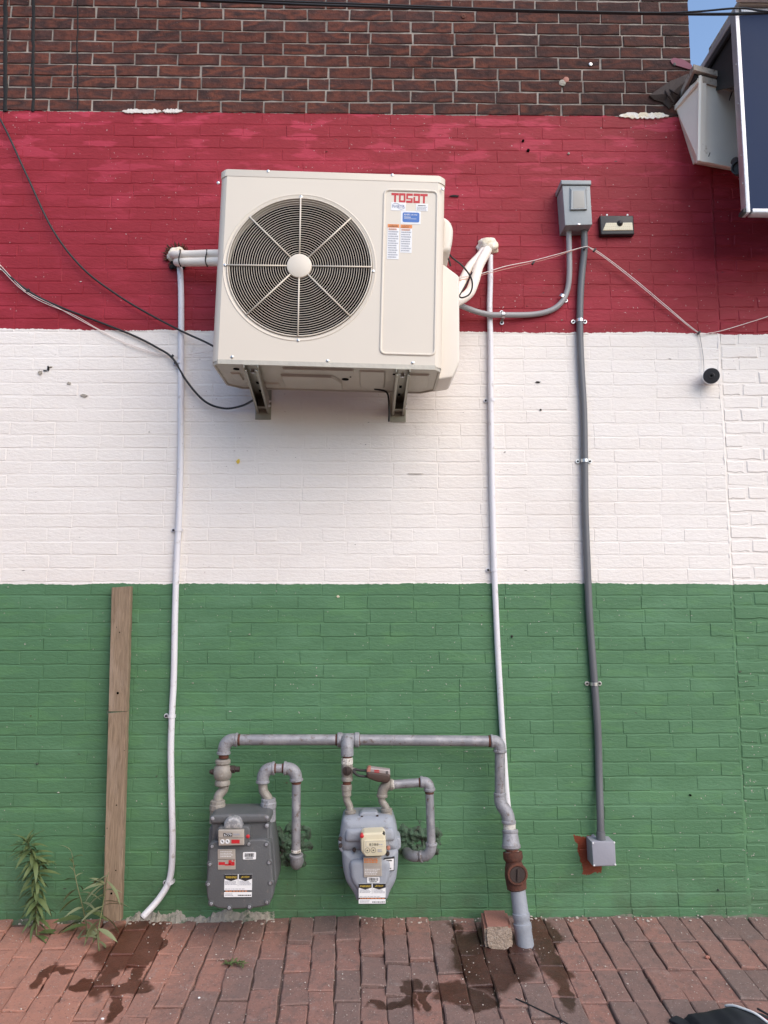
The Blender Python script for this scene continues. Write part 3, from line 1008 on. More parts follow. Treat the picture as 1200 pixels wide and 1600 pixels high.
def neighbour_wall():
    rng = random.Random(77)
    w = empty('neighbour_wall', (2.6, 0.03, 0), 'rough brick wall end right of the straight joint, with deeper joints', 'wall')
    top = 4.12
    b = MB().box(((XE + 0.004 + 4.6) / 2, 0.23, (top - 0.3) / 2), (4.6 - XE - 0.004, 0.44, top + 0.3))
    b.build('mortar_bed', M['paint'], w, smooth=0)
    full = 0.214
    pm = [brick_mesh('painted_brick', full - 0.011, HC - 0.006, 0.03, 0.006, 0.0030, M['paint'], rng, bdepth=0.0042, fj=0.35) for _ in range(14)]
    st = MB()
    z = -0.1 + 0.02
    k = 0
    while z < top - 0.03:
        x = XE + 0.012 - (full * 0.55 if k % 2 else full * 0.1)
        while x < 4.6:
            x0, x1 = max(x, XE + 0.010), x + full * rng.uniform(0.94, 1.05)
            if x1 - x0 > 0.04:
                me = pm[rng.randrange(14)]
                sx = (x1 - x0 - 0.011) / (full - 0.011)
                loc = Vector(((x0 + x1) / 2, 0.010 - rng.uniform(0.0015, 0.0038), z + HC / 2 + rng.uniform(-0.002, 0.002)))
                rot = Euler((rng.uniform(-0.02, 0.02), rng.uniform(-0.008, 0.008), rng.uniform(-0.012, 0.012)))
                if in_frame(Vector((x0 + 0.02, 0, z + HC / 2)), 4):
                    place('painted_brick', me, loc, w, rot, (sx, 1, 1))
                else:
                    mt = Matrix.Translation(loc) @ rot.to_matrix().to_4x4() @ Matrix.Diagonal((sx, 1, 1, 1))
                    st.add([mt @ q.co for q in me.vertices], [tuple(f.vertices) for f in me.polygons])
            x = x1
        z += HC
        k += 1
    tag(st.build('further_painted_bricks', M['paint'], w, smooth=22), kind='stuff')
    # mortar smeared over the joint between the two walls
    mb = MB()
    n, m = 260, 5
    vs_ = []
    for i in range(n + 1):
        zz = -0.05 + 3.75 * i / n
        wv = 0.006 + 0.010 * max(0, mnoise.noise(Vector((0, 3, zz * 6))) + 0.3) + (0.02 * max(0, 0.7 - zz) if zz < 0.7 else 0)
        xc = XE + 0.008 * mnoise.noise(Vector((5, 1, zz * 2.5)))
        for j in range(m):
            t = j / (m - 1) * 2 - 1
            q = Vector((xc + t * wv, 0.004 - 0.0055 * (1 - t * t), zz))
            q += mnoise.noise_vector(q * 50) * 0.004 + mnoise.noise_vector(q * 130) * 0.002
            vs_.append(q)
    fs = [(i * m + j, i * m + j + 1, (i + 1) * m + j + 1, (i + 1) * m + j) for i in range(n) for j in range(m - 1)]
    mb.add(vs_, fs).build('joint_mortar', M['paint'], w, smooth=40)
    return w
neighbour_wall()
# ------------------------------------------------------------------ air conditioner
AC_D = 0.56
AC_LOC = Vector((-0.2022, -0.36, 2.513))
AC_ROT = math.radians(1.4)
def acl(px, py, dd=0.0):
    """front-panel point of the unit in its own frame"""
    w = P(px, py, AC_D + dd) - AC_LOC
    c, s_ = math.cos(-AC_ROT), math.sin(-AC_ROT)
    return Vector((w.x * c + w.z * s_, -w.x * s_ + w.z * c))

def air_conditioner():
    rng = random.Random(3)
    A = empty('air_conditioner', AC_LOC, 'cream outdoor air conditioner unit with round fan grille hung on the wall', 'air conditioner', local=True, rot=(0, AC_ROT, 0))
    HW, HT, YF, YB = 0.506, 0.902, -0.20, 0.20
    def ringxy(z, o=0.0, yf=None):
        yf = YF if yf is None else yf
        return [Vector(q) for q in [(-HW - o, YB + o, z), (-HW - o, yf + 0.030 - o, z), (-HW + 0.004 - o, yf + 0.022 - o, z), (-HW + 0.022 - o, yf + 0.004 - o, z), (-HW + 0.030 - o, yf - o, z),
                                    (HW - 0.030 + o, yf - o, z), (HW - 0.022 + o, yf + 0.004 - o, z), (HW - 0.004 + o, yf + 0.022 - o, z), (HW + o, yf + 0.030 - o, z), (HW + o, YB + o, z)]]
    # shell (sides and back, open front)
    r0, r1 = ringxy(0.012), ringxy(HT - 0.030)
    mb = MB()
    n = len(r0)
    fs = [(k, (k + 1) % n, n + (k + 1) % n, n + k) for k in range(n) if k != 4]
    mb.add(r0 + r1, fs).build('casing', M['cream'], A)
    # top cover with a small overhanging lip
    MB().rings([ringxy(HT - 0.034, 0.003), ringxy(HT - 0.004, 0.003), ringxy(HT, -0.001)]).build('top_cover', M['cream'], A)
    # front panel with fan opening
    fc = acl(468, 417)
    RO = 0.342
    mb = MB()
    x0, x1, z0, z1 = -HW + 0.030, HW - 0.030, 0.004, HT - 0.034
    angs = [2 * PI * k / 120 for k in range(120)]
    for (cx, cz) in [(x0, z0), (x1, z0), (x1, z1), (x0, z1)]:
        angs.append(math.atan2(cz - fc.y, cx - fc.x) % (2 * PI))
    angs = sorted(set(angs))
    inn, out = [], []
    for a in angs:
        c_, s_ = math.cos(a), math.sin(a)
        inn.append(Vector((fc.x + RO * c_, YF - 0.0015, fc.y + RO * s_)))
        tx = ((x1 if c_ > 0 else x0) - fc.x) / c_ if abs(c_) > 1e-9 else 1e9
        tz = ((z1 if s_ > 0 else z0) - fc.y) / s_ if abs(s_) > 1e-9 else 1e9
        t = min(tx, tz)
        out.append(Vector((fc.x + t * c_, YF - 0.0015, fc.y + t * s_)))
    lip = [(0.342, -0.0015), (0.3405, -0.0035), (0.338, -0.0040), (0.3355, -0.0025), (0.326, -0.0015), (0.3225, 0.003), (0.321, 0.06)]
    rg = [[q + Vector((0, 0.004, 0)) for q in out], out]
    for (r, dy) in lip:
        rg.append([Vector((fc.x + r * math.cos(a), YF + dy, fc.y + r * math.sin(a))) for a in angs])
    mb.rings(rg, cap0=False, cap1=False).build('front_panel', M['cream'], A, smooth=30)
    # dark interior, fan and coil
    mb = MB()
    rr = [Vector((fc.x + 0.3205 * math.cos(2 * PI * k / 48), YF + 0.055, fc.y + 0.3205 * math.sin(2 * PI * k / 48))) for k in range(48)]
    mb.rings([rr, [q + Vector((0, 0.20, 0)) for q in rr]], cap0=False, cap1=True).build('fan_shroud', M['hole'], A)
    fan = MB().lathe((fc.x, YF + 0.06, fc.y), (0, 1, 0), [(0, 0.05), (0.012, 0.085), (0.10, 0.09)], 32).build('fan', M['blackmetal'], A)
    for k in range(3):
        mb = MB()
        vs_ = []
        for i in range(8):
            for j in range(9):
                r = 0.085 + (0.312 - 0.085) * i / 7
                a = 2 * PI * k / 3 + 0.35 + (0.5 + 1.15 * (i / 7) ** 0.6) * (j / 8 - 0.5) + 0.45 * i / 7
                vs_.append((fc.x + r * math.cos(a), YF + 0.075 + 0.085 * (j / 8) - 0.02 * math.sin(PI * j / 8), fc.y + r * math.sin(a)))
        mb.add(vs_, [(i * 9 + j, i * 9 + j + 1, (i + 1) * 9 + j + 1, (i + 1) * 9 + j) for i in range(7) for j in range(8)]).build('fan_blade', M['blackmetal'], fan)
    # guard: rings, spokes, hub
    yg = YF - 0.006
    R_OUT, R_IN = 0.3195, 0.064
    hub = MB().lathe((fc.x, yg - 0.010, fc.y), (0, 1, 0), [(0, 0.050), (0.002, 0.054), (0.010, 0.056), (0.014, 0.056)], 48)
    guard = hub.build('fan_guard', M['cream'], A)
    NR = 25
    for i in range(NR):
        r = R_IN + (R_OUT - R_IN) * i / (NR - 1)
        mb = MB()
        pts = [Vector((fc.x + r * math.cos(2 * PI * k / 72), yg + (0.0 if i < NR - 1 else 0.001), fc.y + r * math.sin(2 * PI * k / 72))) for k in range(72)]
        mb.tube(pts, 0.00115 if i < NR - 1 else 0.0034, 6, closed=True).build('guard_ring', M['cream'], guard, smooth=180)
    for k in range(8):
        a = PI / 4 * k + math.radians(1.0)
        p0 = Vector((fc.x + 0.052 * math.cos(a), yg - 0.004, fc.y + 0.052 * math.sin(a)))
        p1 = Vector((fc.x + 0.3215 * math.cos(a), yg - 0.004, fc.y + 0.3215 * math.sin(a)))
        MB().tube([p0, p1], 0.0036, 8).build('guard_spoke', M['cream'], guard, smooth=180)
    # raised border of the service panel
    a, b = acl(601, 297), acl(679, 555)
    path = round_poly([Vector((a.x, b.y)), Vector((b.x, b.y)), Vector((b.x, a.y)), Vector((a.x, a.y))], 0.025, 6)
    mb = MB().tube([Vector((q.x, YF - 0.0005, q.y)) for q in path], 0.0065, 8, closed=True)
    mb.build('service_panel_rim', M['cream'], A, smooth=180)
    # bottom rolled edge of the service panel
    # lettering built from bars
    p0, p1 = acl(612, 316.5), acl(667.5, 303.5)
    W_, H_ = p1.x - p0.x, p1.y - p0.y
    t_ = H_ * 0.24
    lw = W_ / 5.45
    y_ = YF - 0.0022
    R = []
    def L(i):
        return p0.x + i * (W_ - lw) / 4
    for i in (0, 4):
        R += [(L(i) - lw * 0.07, L(i) + lw * 1.07, p1.y - t_, p1.y), (L(i) + lw * 0.36, L(i) + lw * 0.66, p0.y, p1.y - t_)]
    xx = L(1)
    R += [(xx, xx + lw, p1.y - t_, p1.y), (xx, xx + lw, p0.y, p0.y + t_), (xx, xx + lw * 0.27, p0.y + t_, p1.y - t_), (xx + lw * 0.73, xx + lw, p0.y + t_, p1.y - t_)]
    xx = L(2)
    zm = (p0.y + p1.y) / 2
    R += [(xx, xx + lw, p1.y - t_, p1.y), (xx, xx + lw * 0.27, zm, p1.y - t_), (xx, xx + lw, zm - t_ / 2, zm), (xx + lw * 0.73, xx + lw, p0.y + t_, zm - t_ / 2), (xx, xx + lw, p0.y, p0.y + t_)]
    xx = L(3)
    R += [(xx, xx + lw, p1.y - t_, p1.y), (xx, xx + lw, p0.y, p0.y + t_), (xx, xx + lw * 0.27, p0.y + t_, p1.y - t_ * 1.5), (xx + lw * 0.73, xx + lw, p0.y + t_, p1.y - t_)]
    quads('lettering', R, y_, M['redink'], A)
    # stickers
    def sticker(x0, y0, x1, y1, mat='white'):
        a, b = acl(x0, y1), acl(x1, y0)
        mb = MB().box(((a.x + b.x) / 2, YF - 0.0019, (a.y + b.y) / 2), (b.x - a.x, 0.0012, b.y - a.y))
        return mb.build('sticker', M[mat], A, smooth=0), a, b
    y_ = YF - 0.0030
    s1, a, b = sticker(611, 317, 634, 329)
    text_part('print', 'INVERTER', (a.x + b.x) / 2, (a.y + b.y) / 2, y_, (b.y - a.y) * 0.36, (b.x - a.x) * 0.86, M['darkblue'], s1)
    cxx, czz = a.x + (b.x - a.x) * 0.33, (a.y + b.y) / 2
    mb = MB()
    for (cx, r, a0, a1) in [(cxx, 0.0135, 20, 170), (a.x + (b.x - a.x) * 0.70, 0.0135, 200, 340)]:
        pts = [(cx + r * 1.3 * math.cos(math.radians(a0 + (a1 - a0) * k / 14)), czz + r * math.sin(math.radians(a0 + (a1 - a0) * k / 14))) for k in range(15)]
        vs_ = []
        for k, (u, v) in enumerate(pts):
            w = 0.0016
            vs_ += [(u, y_, v), (u, y_, v + w)]
        mb.add(vs_, [(2 * k, 2 * k + 1, 2 * k + 3, 2 * k + 2) for k in range(14)])
    mb.build('print', M['darkblue'], s1, smooth=0)
    s2, a, b = sticker(650, 319, 668.5, 330)
    quads('print', [(a.x + 0.008, b.x - 0.010, b.y - 0.011, b.y - 0.008)], y_, M['ink'], s2)
    quads('print', fine_print(a.x + 0.004, b.x - 0.003, a.y + 0.002, b.y - 0.014, 3, rng), y_, M['greyink'], s2)
    s3, a, b = sticker(626, 331, 657.5, 350)
    p = round_poly([Vector((a.x + 0.008, a.y + 0.008)), Vector((b.x - 0.006, a.y + 0.008)), Vector((b.x - 0.006, b.y - 0.006)), Vector((a.x + 0.008, b.y - 0.006))], 0.008)
    MB().add([(q.x, y_, q.y) for q in p], [tuple(range(len(p)))]).build('print', M['blue'], s3, smooth=0)
    wx = b.x - a.x
    text_part('print', 'AHRI', a.x + wx * 0.30, b.y - 0.0165, y_ - 0.0007, 0.0085, wx * 0.30, M['white'], s3)
    text_part('print', 'CERTIFIED', a.x + wx * 0.66, b.y - 0.0170, y_ - 0.0007, 0.0058, wx * 0.34, M['white'], s3)
    quads('print', [(a.x + wx * 0.16, a.x + wx * 0.50, b.y - 0.030, b.y - 0.0275), (a.x + wx * 0.16, a.x + wx * 0.78, b.y - 0.037, b.y - 0.0355)], y_ - 0.0007, M['white'], s3)
    for (sx0, sy0, sx1, sy1, rows) in [(604.5, 351, 624, 405, 13), (625, 352, 644, 395, 10)]:
        s4, a, b = sticker(sx0, sy0, sx1, sy1)
        hh = 0.0165
        quads('print', [(a.x, b.x, b.y - hh, b.y)], y_, M['orange'], s4)
        text_part('print', '\u26a0WARNING' if False else ('WARNING' if rows == 13 else 'CAUTION'), (a.x + b.x) / 2, b.y - 0.005, y_ - 0.0007, 0.0042, (b.x - a.x) * 0.7, M['ink'], s4)
        quads('print', fine_print(a.x + 0.005, b.x - 0.005, b.y - hh + 0.003, b.y - 0.009, 1, rng), y_ - 0.0007, M['ink'], s4)
        quads('print', fine_print(a.x + 0.004, b.x - 0.004, a.y + 0.004, b.y - hh - 0.003, rows, rng), y_, M['greyink'], s4)
        quads('print', fine_print(a.x + 0.005, b.x - 0.008, b.y - hh - 0.012, b.y - hh - 0.003, 2, rng), y_ - 0.0006, M['orange'], s4)
    # screws
    for (px, py) in [(419, 268), (613, 274), (470.5, 308), (351.5, 414.5), (583, 424), (466, 532), (363, 558), (512, 564), (645, 567), (341, 286), (691.5, 296)]:
        q = acl(px, py)
        MB().lathe((q.x, YF - 0.0015, q.y), (0, -1, 0), [(0, 0.0072), (0.003, 0.0065), (0.0045, 0.003)], 14).build('screw', M['steel'], A)
    # base pan seen from below
    pan = [(-HW + 0.004, YF + 0.028), (-HW + 0.030, YF - 0.003), (HW - 0.030, YF - 0.003), (HW - 0.004, YF + 0.028), (HW - 0.004, YB - 0.06), (HW - 0.07, YB), (-HW + 0.07, YB), (-HW + 0.004, YB - 0.06)]
    pan = [Vector(q) for q in pan]
    mb = MB()
    i1 = inset_poly(pan, 0.008)
    mb.rings([[Vector((q.x, q.y, 0.018)) for q in pan], [Vector((q.x, q.y, -0.002)) for q in pan], [Vector((q.x, q.y, -0.002)) for q in i1], [Vector((q.x, q.y, 0.004)) for q in inset_poly(pan, 0.010)]])
    bp = mb.build('base_pan', M['pan'], A)
    def emb(pts, dz, r=0.012, nm='pressing', mat='pan'):
        p = round_poly([Vector(q) for q in pts], r, 4)
        p2 = inset_poly(p, 0.007)
        MB().rings([[Vector((q.x, q.y, 0.006)) for q in p], [Vector((q.x, q.y, 0.004)) for q in p], [Vector((q.x, q.y, 0.004 - dz)) for q in p2]]).build(nm, M[mat], bp)
    emb([(-0.20, -0.165), (0.12, -0.165), (0.12, -0.115), (-0.20, -0.115)], 0.010)
    emb([(-0.22, -0.06), (0.02, -0.06), (0.06, 0.03), (0.06, 0.15), (-0.22, 0.15)], 0.012)
    emb([(0.33, -0.12), (0.46, -0.12), (0.46, 0.09), (0.33, 0.09)], 0.008)
    emb([(-0.45, -0.06), (-0.40, -0.06), (-0.40, 0.06), (-0.45, 0.06)], 0.007)
    emb([(0.14, -0.15), (0.26, -0.15), (0.26, 0.13), (0.14, 0.13)], 0.007)
    emb([(-0.40, 0.09), (-0.24, 0.09), (-0.24, 0.16), (-0.40, 0.16)], 0.007)
    for (hx, hy, hr) in [(-0.09, 0.11, 0.026), (0.075, -0.0, 0.016), (-0.41, -0.115, 0.014), (-0.385, 0.11, 0.012), (0.235, 0.12, 0.014), (0.30, -0.1, 0.008), (-0.17, 0.03, 0.004), (0.10, -0.04, 0.004), (0.17, -0.11, 0.005)]:
        ins = 0.0105 if (-0.22 < hx < 0.06 and hy > -0.06) else 0.005
        MB().lathe((hx, hy, 0.006), (0, 0, -1), [(0, hr), (ins, hr)], 20).build('drain_hole', M['hole'], bp)
    # valve cover and grab recess on the right-hand side
    def side(name, pts, d0, d1, mat, r, bev):
        off = AC_LOC
        p = []
        for (a_, b_) in pts:
            w = P(a_, b_, d1) - off
            c_, s_ = math.cos(-AC_ROT), math.sin(-AC_ROT)
            p.append(Vector((w.x * c_ + w.z * s_, -w.x * s_ + w.z * c_)))
        for q in p[:1] + p[-1:]:
            q.x = 0.500
        return slab_xz(MB(), p, -d0 - off.y, -d1 - off.y, bev, 4, r).build(name, M[mat], A)
    side('valve_cover', [(690, 408), (717.5, 431), (718.5, 566), (707, 590), (690, 594)], 0.20, 0.40, 'cream2', 0.012, 0.010)
    side('wiring_cover', [(690, 335), (703, 343), (709, 356), (707, 378), (704, 390), (698, 393), (690, 394)], 0.25, 0.45, 'cream2', 0.02, 0.02)
    return A
AC = air_conditioner()

def ac_bracket(fx, fy, wx, wy, label):
    a = P(fx, fy, 0.575)
    b = P(wx, wy, 0.012)
    e = empty('wall_bracket', (b.x, -0.01, b.z), label, 'bracket', 'brackets under the air conditioner')
    zt = AC_LOC.z - (a.x - AC_LOC.x) * math.sin(AC_ROT) - 0.0045
    zt2 = AC_LOC.z - (b.x - AC_LOC.x) * math.sin(AC_ROT) - 0.0045
    w = 0.030
    zt = min(zt, zt2)
    y0, y1 = -0.575, -0.004
    hf, hb = 0.024, zt - b.z
    th = 0.003
    # web on top
    MB().box((0.5 * (a.x + b.x), (y0 + y1) / 2, zt - th / 2), (w * 2, y1 - y0, th), 0, Euler((0, 0, math.atan2(a.x - b.x, 0.57)))).build('arm', M['galv'], e, smooth=0)
    ang = math.atan2(a.x - b.x, 0.57)
    for s_ in (-1, 1):
        mb = MB()
        xs = s_ * w
        prof = [(y0, zt - 0.002), (y1, zt - 0.002), (y1, zt - hb), (y0 + 0.02, zt - hf), (y0, zt - hf * 0.6)]
        va = [(xs - th / 2, y, z) for y, z in prof]
        vb = [(xs + th / 2, y, z) for y, z in prof]
        n = len(prof)
        fs = [tuple(range(n)), tuple(range(2 * n - 1, n - 1, -1))] + [(k, (k + 1) % n, n + (k + 1) % n, n + k) for k in range(n)]
        for q in va, vb:
            pass
        def tr(q):
            yy = q[1]
            t = (yy - y1) / (y0 - y1)
            return Vector((b.x + (a.x - b.x) * t + q[0], q[1], q[2]))
        mb.add([tr(q) for q in va + vb], fs).build('flange', M['galv'], e, smooth=0)
        # folded lip along the bottom of each flange
        MB().add([tr(q) for q in [(xs, y0 + 0.02, zt - hf), (xs - s_ * 0.010, y0 + 0.02, zt - hf), (xs - s_ * 0.010, y1, zt - hb), (xs, y1, zt - hb),
                                  (xs, y0 + 0.02, zt - hf + 0.003), (xs - s_ * 0.010, y0 + 0.02, zt - hf + 0.003), (xs - s_ * 0.010, y1, zt - hb + 0.003), (xs, y1, zt - hb + 0.003)]],
                 [(0, 1, 2, 3), (4, 5, 6, 7), (0, 1, 5, 4), (1, 2, 6, 5), (2, 3, 7, 6), (3, 0, 4, 7)]).build('lip', M['galv'], e, smooth=0)
    MB().box((b.x, -0.005, zt - hb / 2 + 0.09), (w * 2 + 0.02, 0.004, hb + 0.24), 0.001).build('wall_plate', M['galv'], e, smooth=0)
    MB().box((b.x, -0.055, zt - hb + 0.018), (w * 2 - 0.006, 0.09, 0.003), 0, Euler((0.10, 0, 0))).build('end_plate', M['galv'], e, smooth=0)
    for (yy, s_) in [(-0.06, 1), (-0.035, 1), (-0.50, 0)]:
        if s_:
            MB().lathe((b.x + w, yy, zt - hb + 0.028 + (0.03 if yy == -0.035 else 0)), (1, 0, 0), [(-0.004, 0.008), (0.006, 0.008), (0.010, 0.005), (0.014, 0.005)], 8).build('bolt', M['steel'], e)
        else:
            MB().lathe((b.x + (a.x - b.x) * 0.87, yy, zt - 0.002), (0, 0, -1), [(0, 0.016), (0.002, 0.016), (0.003, 0.009), (0.014, 0.009)], 6).build('bolt', M['steel'], e)
    for yy in (-0.30, -0.16):
        t = (yy - y1) / (y0 - y1)
        MB().box((b.x + (a.x - b.x) * t, yy, zt - 0.0040), (0.012, 0.034, 0.003), 0).build('slot', M['hole'], e, smooth=0)
ac_bracket(392, 574, 411, 646, 'grey metal bracket under the fan end of the air conditioner')
ac_bracket(630, 580, 622, 650, 'grey metal bracket under the service-panel end of the air conditioner')

# ------------------------------------------------------------------ refrigerant lines, foam, conduits
def tie(name, c, axis, r, parent, mat='rubber'):
    return MB().lathe(Vector(c) - Vector(axis).normalized() * 0.004, axis, [(0, r), (0.008, r)], 14, caps=True).build(name, M[mat], parent)

def foam_blob(px, py, wx, wy, d, seed, label, parent_things=True):
    bmx = bmesh.new()
    bmesh.ops.create_icosphere(bmx, subdivisions=4, radius=1)
    c = P(px, py, 0.0)
    s_ = S(px, py)
    vs_ = []
    for q in bmx.verts:
        n = q.co.copy()
        k = 1 + 0.22 * mnoise.noise(n * 1.7 + Vector((seed, 0, 0))) + 0.10 * mnoise.noise(n * 4.5 + Vector((seed, 3, 0)))
        vs_.append(c + Vector((n.x * wx * s_ * k, n.y * d * k, n.z * wy * s_ * k)))
    mb = MB().add(vs_, [[q.index for q in f.verts] for f in bmx.faces])
    bmx.free()
    o = mb.build('foam_seal', M['foam'], None, smooth=180)
    tag(o, label, 'foam', 'foam plugs around the pipe holes')
    return o
foam_blob(277, 400, 15, 13, 0.045, 2.0, 'ragged cream foam plug in the hole left of the air conditioner')
foam_blob(762, 386, 17.5, 14, 0.055, 9.0, 'round cream foam plug right of the air conditioner')
def foam_rim():
    rng = random.Random(4)
    mb = MB()
    for k in range(60):
        a = rng.uniform(0.2, 5.2)
        c = P(277 + math.cos(a) * 17, 400 - math.sin(a) * 15, 0.006)
        e = c + Vector((math.cos(a) * rng.uniform(0, 0.03), -rng.uniform(0.002, 0.02), math.sin(a) * rng.uniform(0, 0.03)))
        mb.tube([c, (c + e) / 2 + Vector((0, -0.003, 0)), e], [0.0045, 0.003, 0.001], 5)
    o = mb.build('torn_hole_edge', M['rust'], WALL)
    tag(o, kind='stuff')
    mb = MB()
    for k in range(20):
        c = P(278 + rng.uniform(-10, 12), 414 + rng.uniform(-5, 4), rng.uniform(0.0, 0.02))
        mb.lathe(c, (0, -1, 0), [(0, 0.014), (0.008, 0.011), (0.012, 0.004)], 7)
    tag(mb.build('hole_grime', M['tar'], WALL), kind='stuff')
foam_rim()

def line_set_left():
    e = empty('refrigerant_lines', P(300, 402, 0.05), 'pair of short white insulated pipes entering the wall left of the unit', 'pipe')
    r1 = S(300, 400) * 6.6
    for (y0, y1, x0) in [(398, 397, 271), (409.5, 409, 276)]:
        pts = [P(x0, y0 + 1, 0.0), P(x0 + 2, y0, 0.05), P(x0 + 12, y0, 0.085), P(300, y0, 0.10), P(325, y1, 0.13), P(352, y1, 0.17)]
        pts = crom(pts, 5)
        MB().tube(pts, [r1 * min(1, 0.75 + 0.06 * i) for i in range(len(pts))], 16).build('pipe', M['wrap'], e, smooth=180)
    for px, d in ((282, 0.092), (323.5, 0.13)):
        c = P(px, 403, d)
        ring = [c + Vector((0.003 * math.sin(a * 3), math.cos(a) * r1 * 1.12, math.sin(a) * r1 * 2.0)) for a in [2 * PI * k / 24 for k in range(24)]]
        MB().tube(ring, 0.0032, 6, closed=True).build('cable_tie', M['rubber'], e, smooth=180)
line_set_left()

def line_set_right():
    e = empty('refrigerant_lines', P(740, 430, 0.1), 'white insulated pipes sweeping down from foam plug behind the unit', 'pipe')
    r = S(745, 420) * 7.5
    for k, (pts, rr) in enumerate([([(762, 390, 0.02), (757, 399, 0.07), (748, 416, 0.11), (741, 440, 0.14), (733, 458, 0.16), (716, 470, 0.20), (700, 474, 0.24)], r),
                                   ([(757, 390, 0.02), (748, 402, 0.06), (733, 418, 0.10), (722, 440, 0.13), (712, 460, 0.17), (700, 468, 0.22)], r * 0.85)]):
        p = crom([P(*q) for q in pts], 6)
        MB().tube(p, rr, 16).build('pipe', M['wrap'], e, smooth=180)
line_set_right()
def ac_lead():
    p = crom([P(*q) for q in [(700, 393, 0.36), (706, 402, 0.34), (722, 415, 0.32), (735, 432, 0.30), (738, 447, 0.29), (733, 460, 0.29), (722, 465, 0.30), (716, 462, 0.33)]], 7)
    mb = MB().tube(p, 0.0042, 8)
    p = crom([P(*q) for q in [(698, 397, 0.36), (702, 408, 0.35), (704, 416, 0.34)]], 5)
    mb.tube(p, 0.0042, 8)
    p = crom([P(*q) for q in [(738, 425, 0.30), (730, 441, 0.28), (720, 458, 0.29), (716, 466, 0.32)]], 5)
    mb.tube(p, 0.0032, 8)
    tag(mb.build('power_lead', M['rubber'], None, smooth=180), 'black cable loop hanging beside the valve cover of the unit', 'cable')
ac_lead()
def drip_lead():
    p = crom([P(*q) for q in [(585, 608, 0.22), (596, 610, 0.20), (604, 613, 0.18), (607, 622, 0.17), (608, 642, 0.16), (607.5, 659, 0.15)]], 7)
    tag(MB().tube(p, 0.0045, 8).build('drain_lead', M['rubber'], None, smooth=180), 'short black lead dangling under the unit beside the right bracket', 'cable')
drip_lead()

def strap(parent, px, py, r, tang, sides=(-1, 1), d=None, mat='steel', tab=0.020):
    """pressed-metal pipe strap: saddle over the pipe, ears screwed to the wall"""
    d = r + 0.006 if d is None else d
    c = P(px, py, d)
    t = Vector(tang).normalized()
    side = t.cross(Vector((0, -1, 0))).normalized()
    out = Vector((0, -1, 0))
    mb = MB()
    rr = r + 0.0025
    w = 0.008
    prof = []
    for k in range(13):
        a = PI * k / 12
        prof.append(side * (-math.cos(a)) * rr + out * (math.sin(a) * rr))
    prof = [side * -rr - out * (d - 0.008)] + prof + [side * rr - out * (d - 0.008)]
    vs_ = []
    for q in prof:
        vs_ += [c + q - t * w, c + q + t * w, c + q * 1.0 + t * w + out * 0.0]
    vs_ = []
    for q in prof:
        vs_ += [c + q - t * w, c + q + t * w]
    n = len(prof)
    mb.add(vs_, [(2 * k, 2 * k + 1, 2 * k + 3, 2 * k + 2) for k in range(n - 1)])
    o = mb.build('strap', M[mat], parent, smooth=50)
    for s_ in sides:
        e0 = c + side * s_ * rr - out * (d - 0.008)
        mb = MB().box(e0 + side * s_ * tab * 0.45, (0.001, 0.001, 0.001))
        mb = MB().lathe(e0 + side * s_ * tab * 0.55 - out * 0.008, out, [(0, tab * 0.55), (0.0085, tab * 0.55), (0.0095, tab * 0.50)], 14)
        mb.build('ear', M[mat], o)
        MB().lathe(e0 + side * s_ * tab * 0.55, out, [(0, 0.0062), (0.006, 0.0055), (0.0075, 0.003)], 10).build('screw', M['rubber'], o)
    return o

def conduit(name, pts, rpx, mat, label, straps=(), cat='conduit', n=14, k=8, strap_mat='steel', ridged=None):
    m = pts[len(pts) // 2]
    r = S(m[0], m[1]) * rpx
    e = empty(name, P(*pts[-1]) if len(pts[-1]) == 3 else P(pts[-1][0], pts[-1][1], r), label, cat)
    W3 = [P(q[0], q[1], (q[2] if len(q) > 2 else r + 0.006)) for q in pts]
    path = crom(W3, k)
    MB().tube(path, r, n).build('tube', M[mat], e, smooth=180)
    for s_ in straps:
        strap(e, s_[0], s_[1], r, s_[2], s_[3] if len(s_) > 3 else (-1, 1), s_[4] if len(s_) > 4 else None, mat=strap_mat)
    return e, r
cl, rl = conduit('drain_conduit', [(281, 417), (283, 460), (283, 560), (282.5, 700), (280, 800), (276, 880), (273.5, 960), (271.5, 1060), (268.5, 1120), (267, 1180), (268.5, 1260), (269.5, 1320), (266, 1370, 0.025), (250, 1402, 0.05), (222, 1434, 0.10)], 4.9, 'pvc',
      'white plastic pipe left of the unit, running down and curling onto the paving', [(281.5, 566, (0, 0, 1), (-1,)), (279, 828, (0, 0, 1), (-1,)), (268, 1119, (0, 0, 1), (-1,)), (265.5, 1379, (-0.3, 0, 1), (-1,), 0.03)], 'pipe', strap_mat='pvc')
MB().lathe(P(222, 1434, 0.10) + Vector((0.004, 0, 0.004)), P(222, 1434, 0.10) - P(250, 1402, 0.05), [(0, rl * 0.7), (0.0075, rl * 0.7)], 12).build('open_end', M['hole'], cl)
cr, rr_ = conduit('drain_conduit', [(766, 399), (766, 440), (765, 480), (766.5, 540), (767, 640), (769, 760), (772, 880), (777, 1000), (783, 1110), (788, 1190), (792, 1245), (796, 1280), (801, 1330), (807, 1390), (812, 1442)], 4.6, 'pvc',
      'white plastic pipe right of the unit, running straight down behind the gas pipe', [(768, 625, (0, 0, 1), (-1,)), (772, 890.5, (0, 0, 1), (-1,))], 'pipe', strap_mat='pvc')

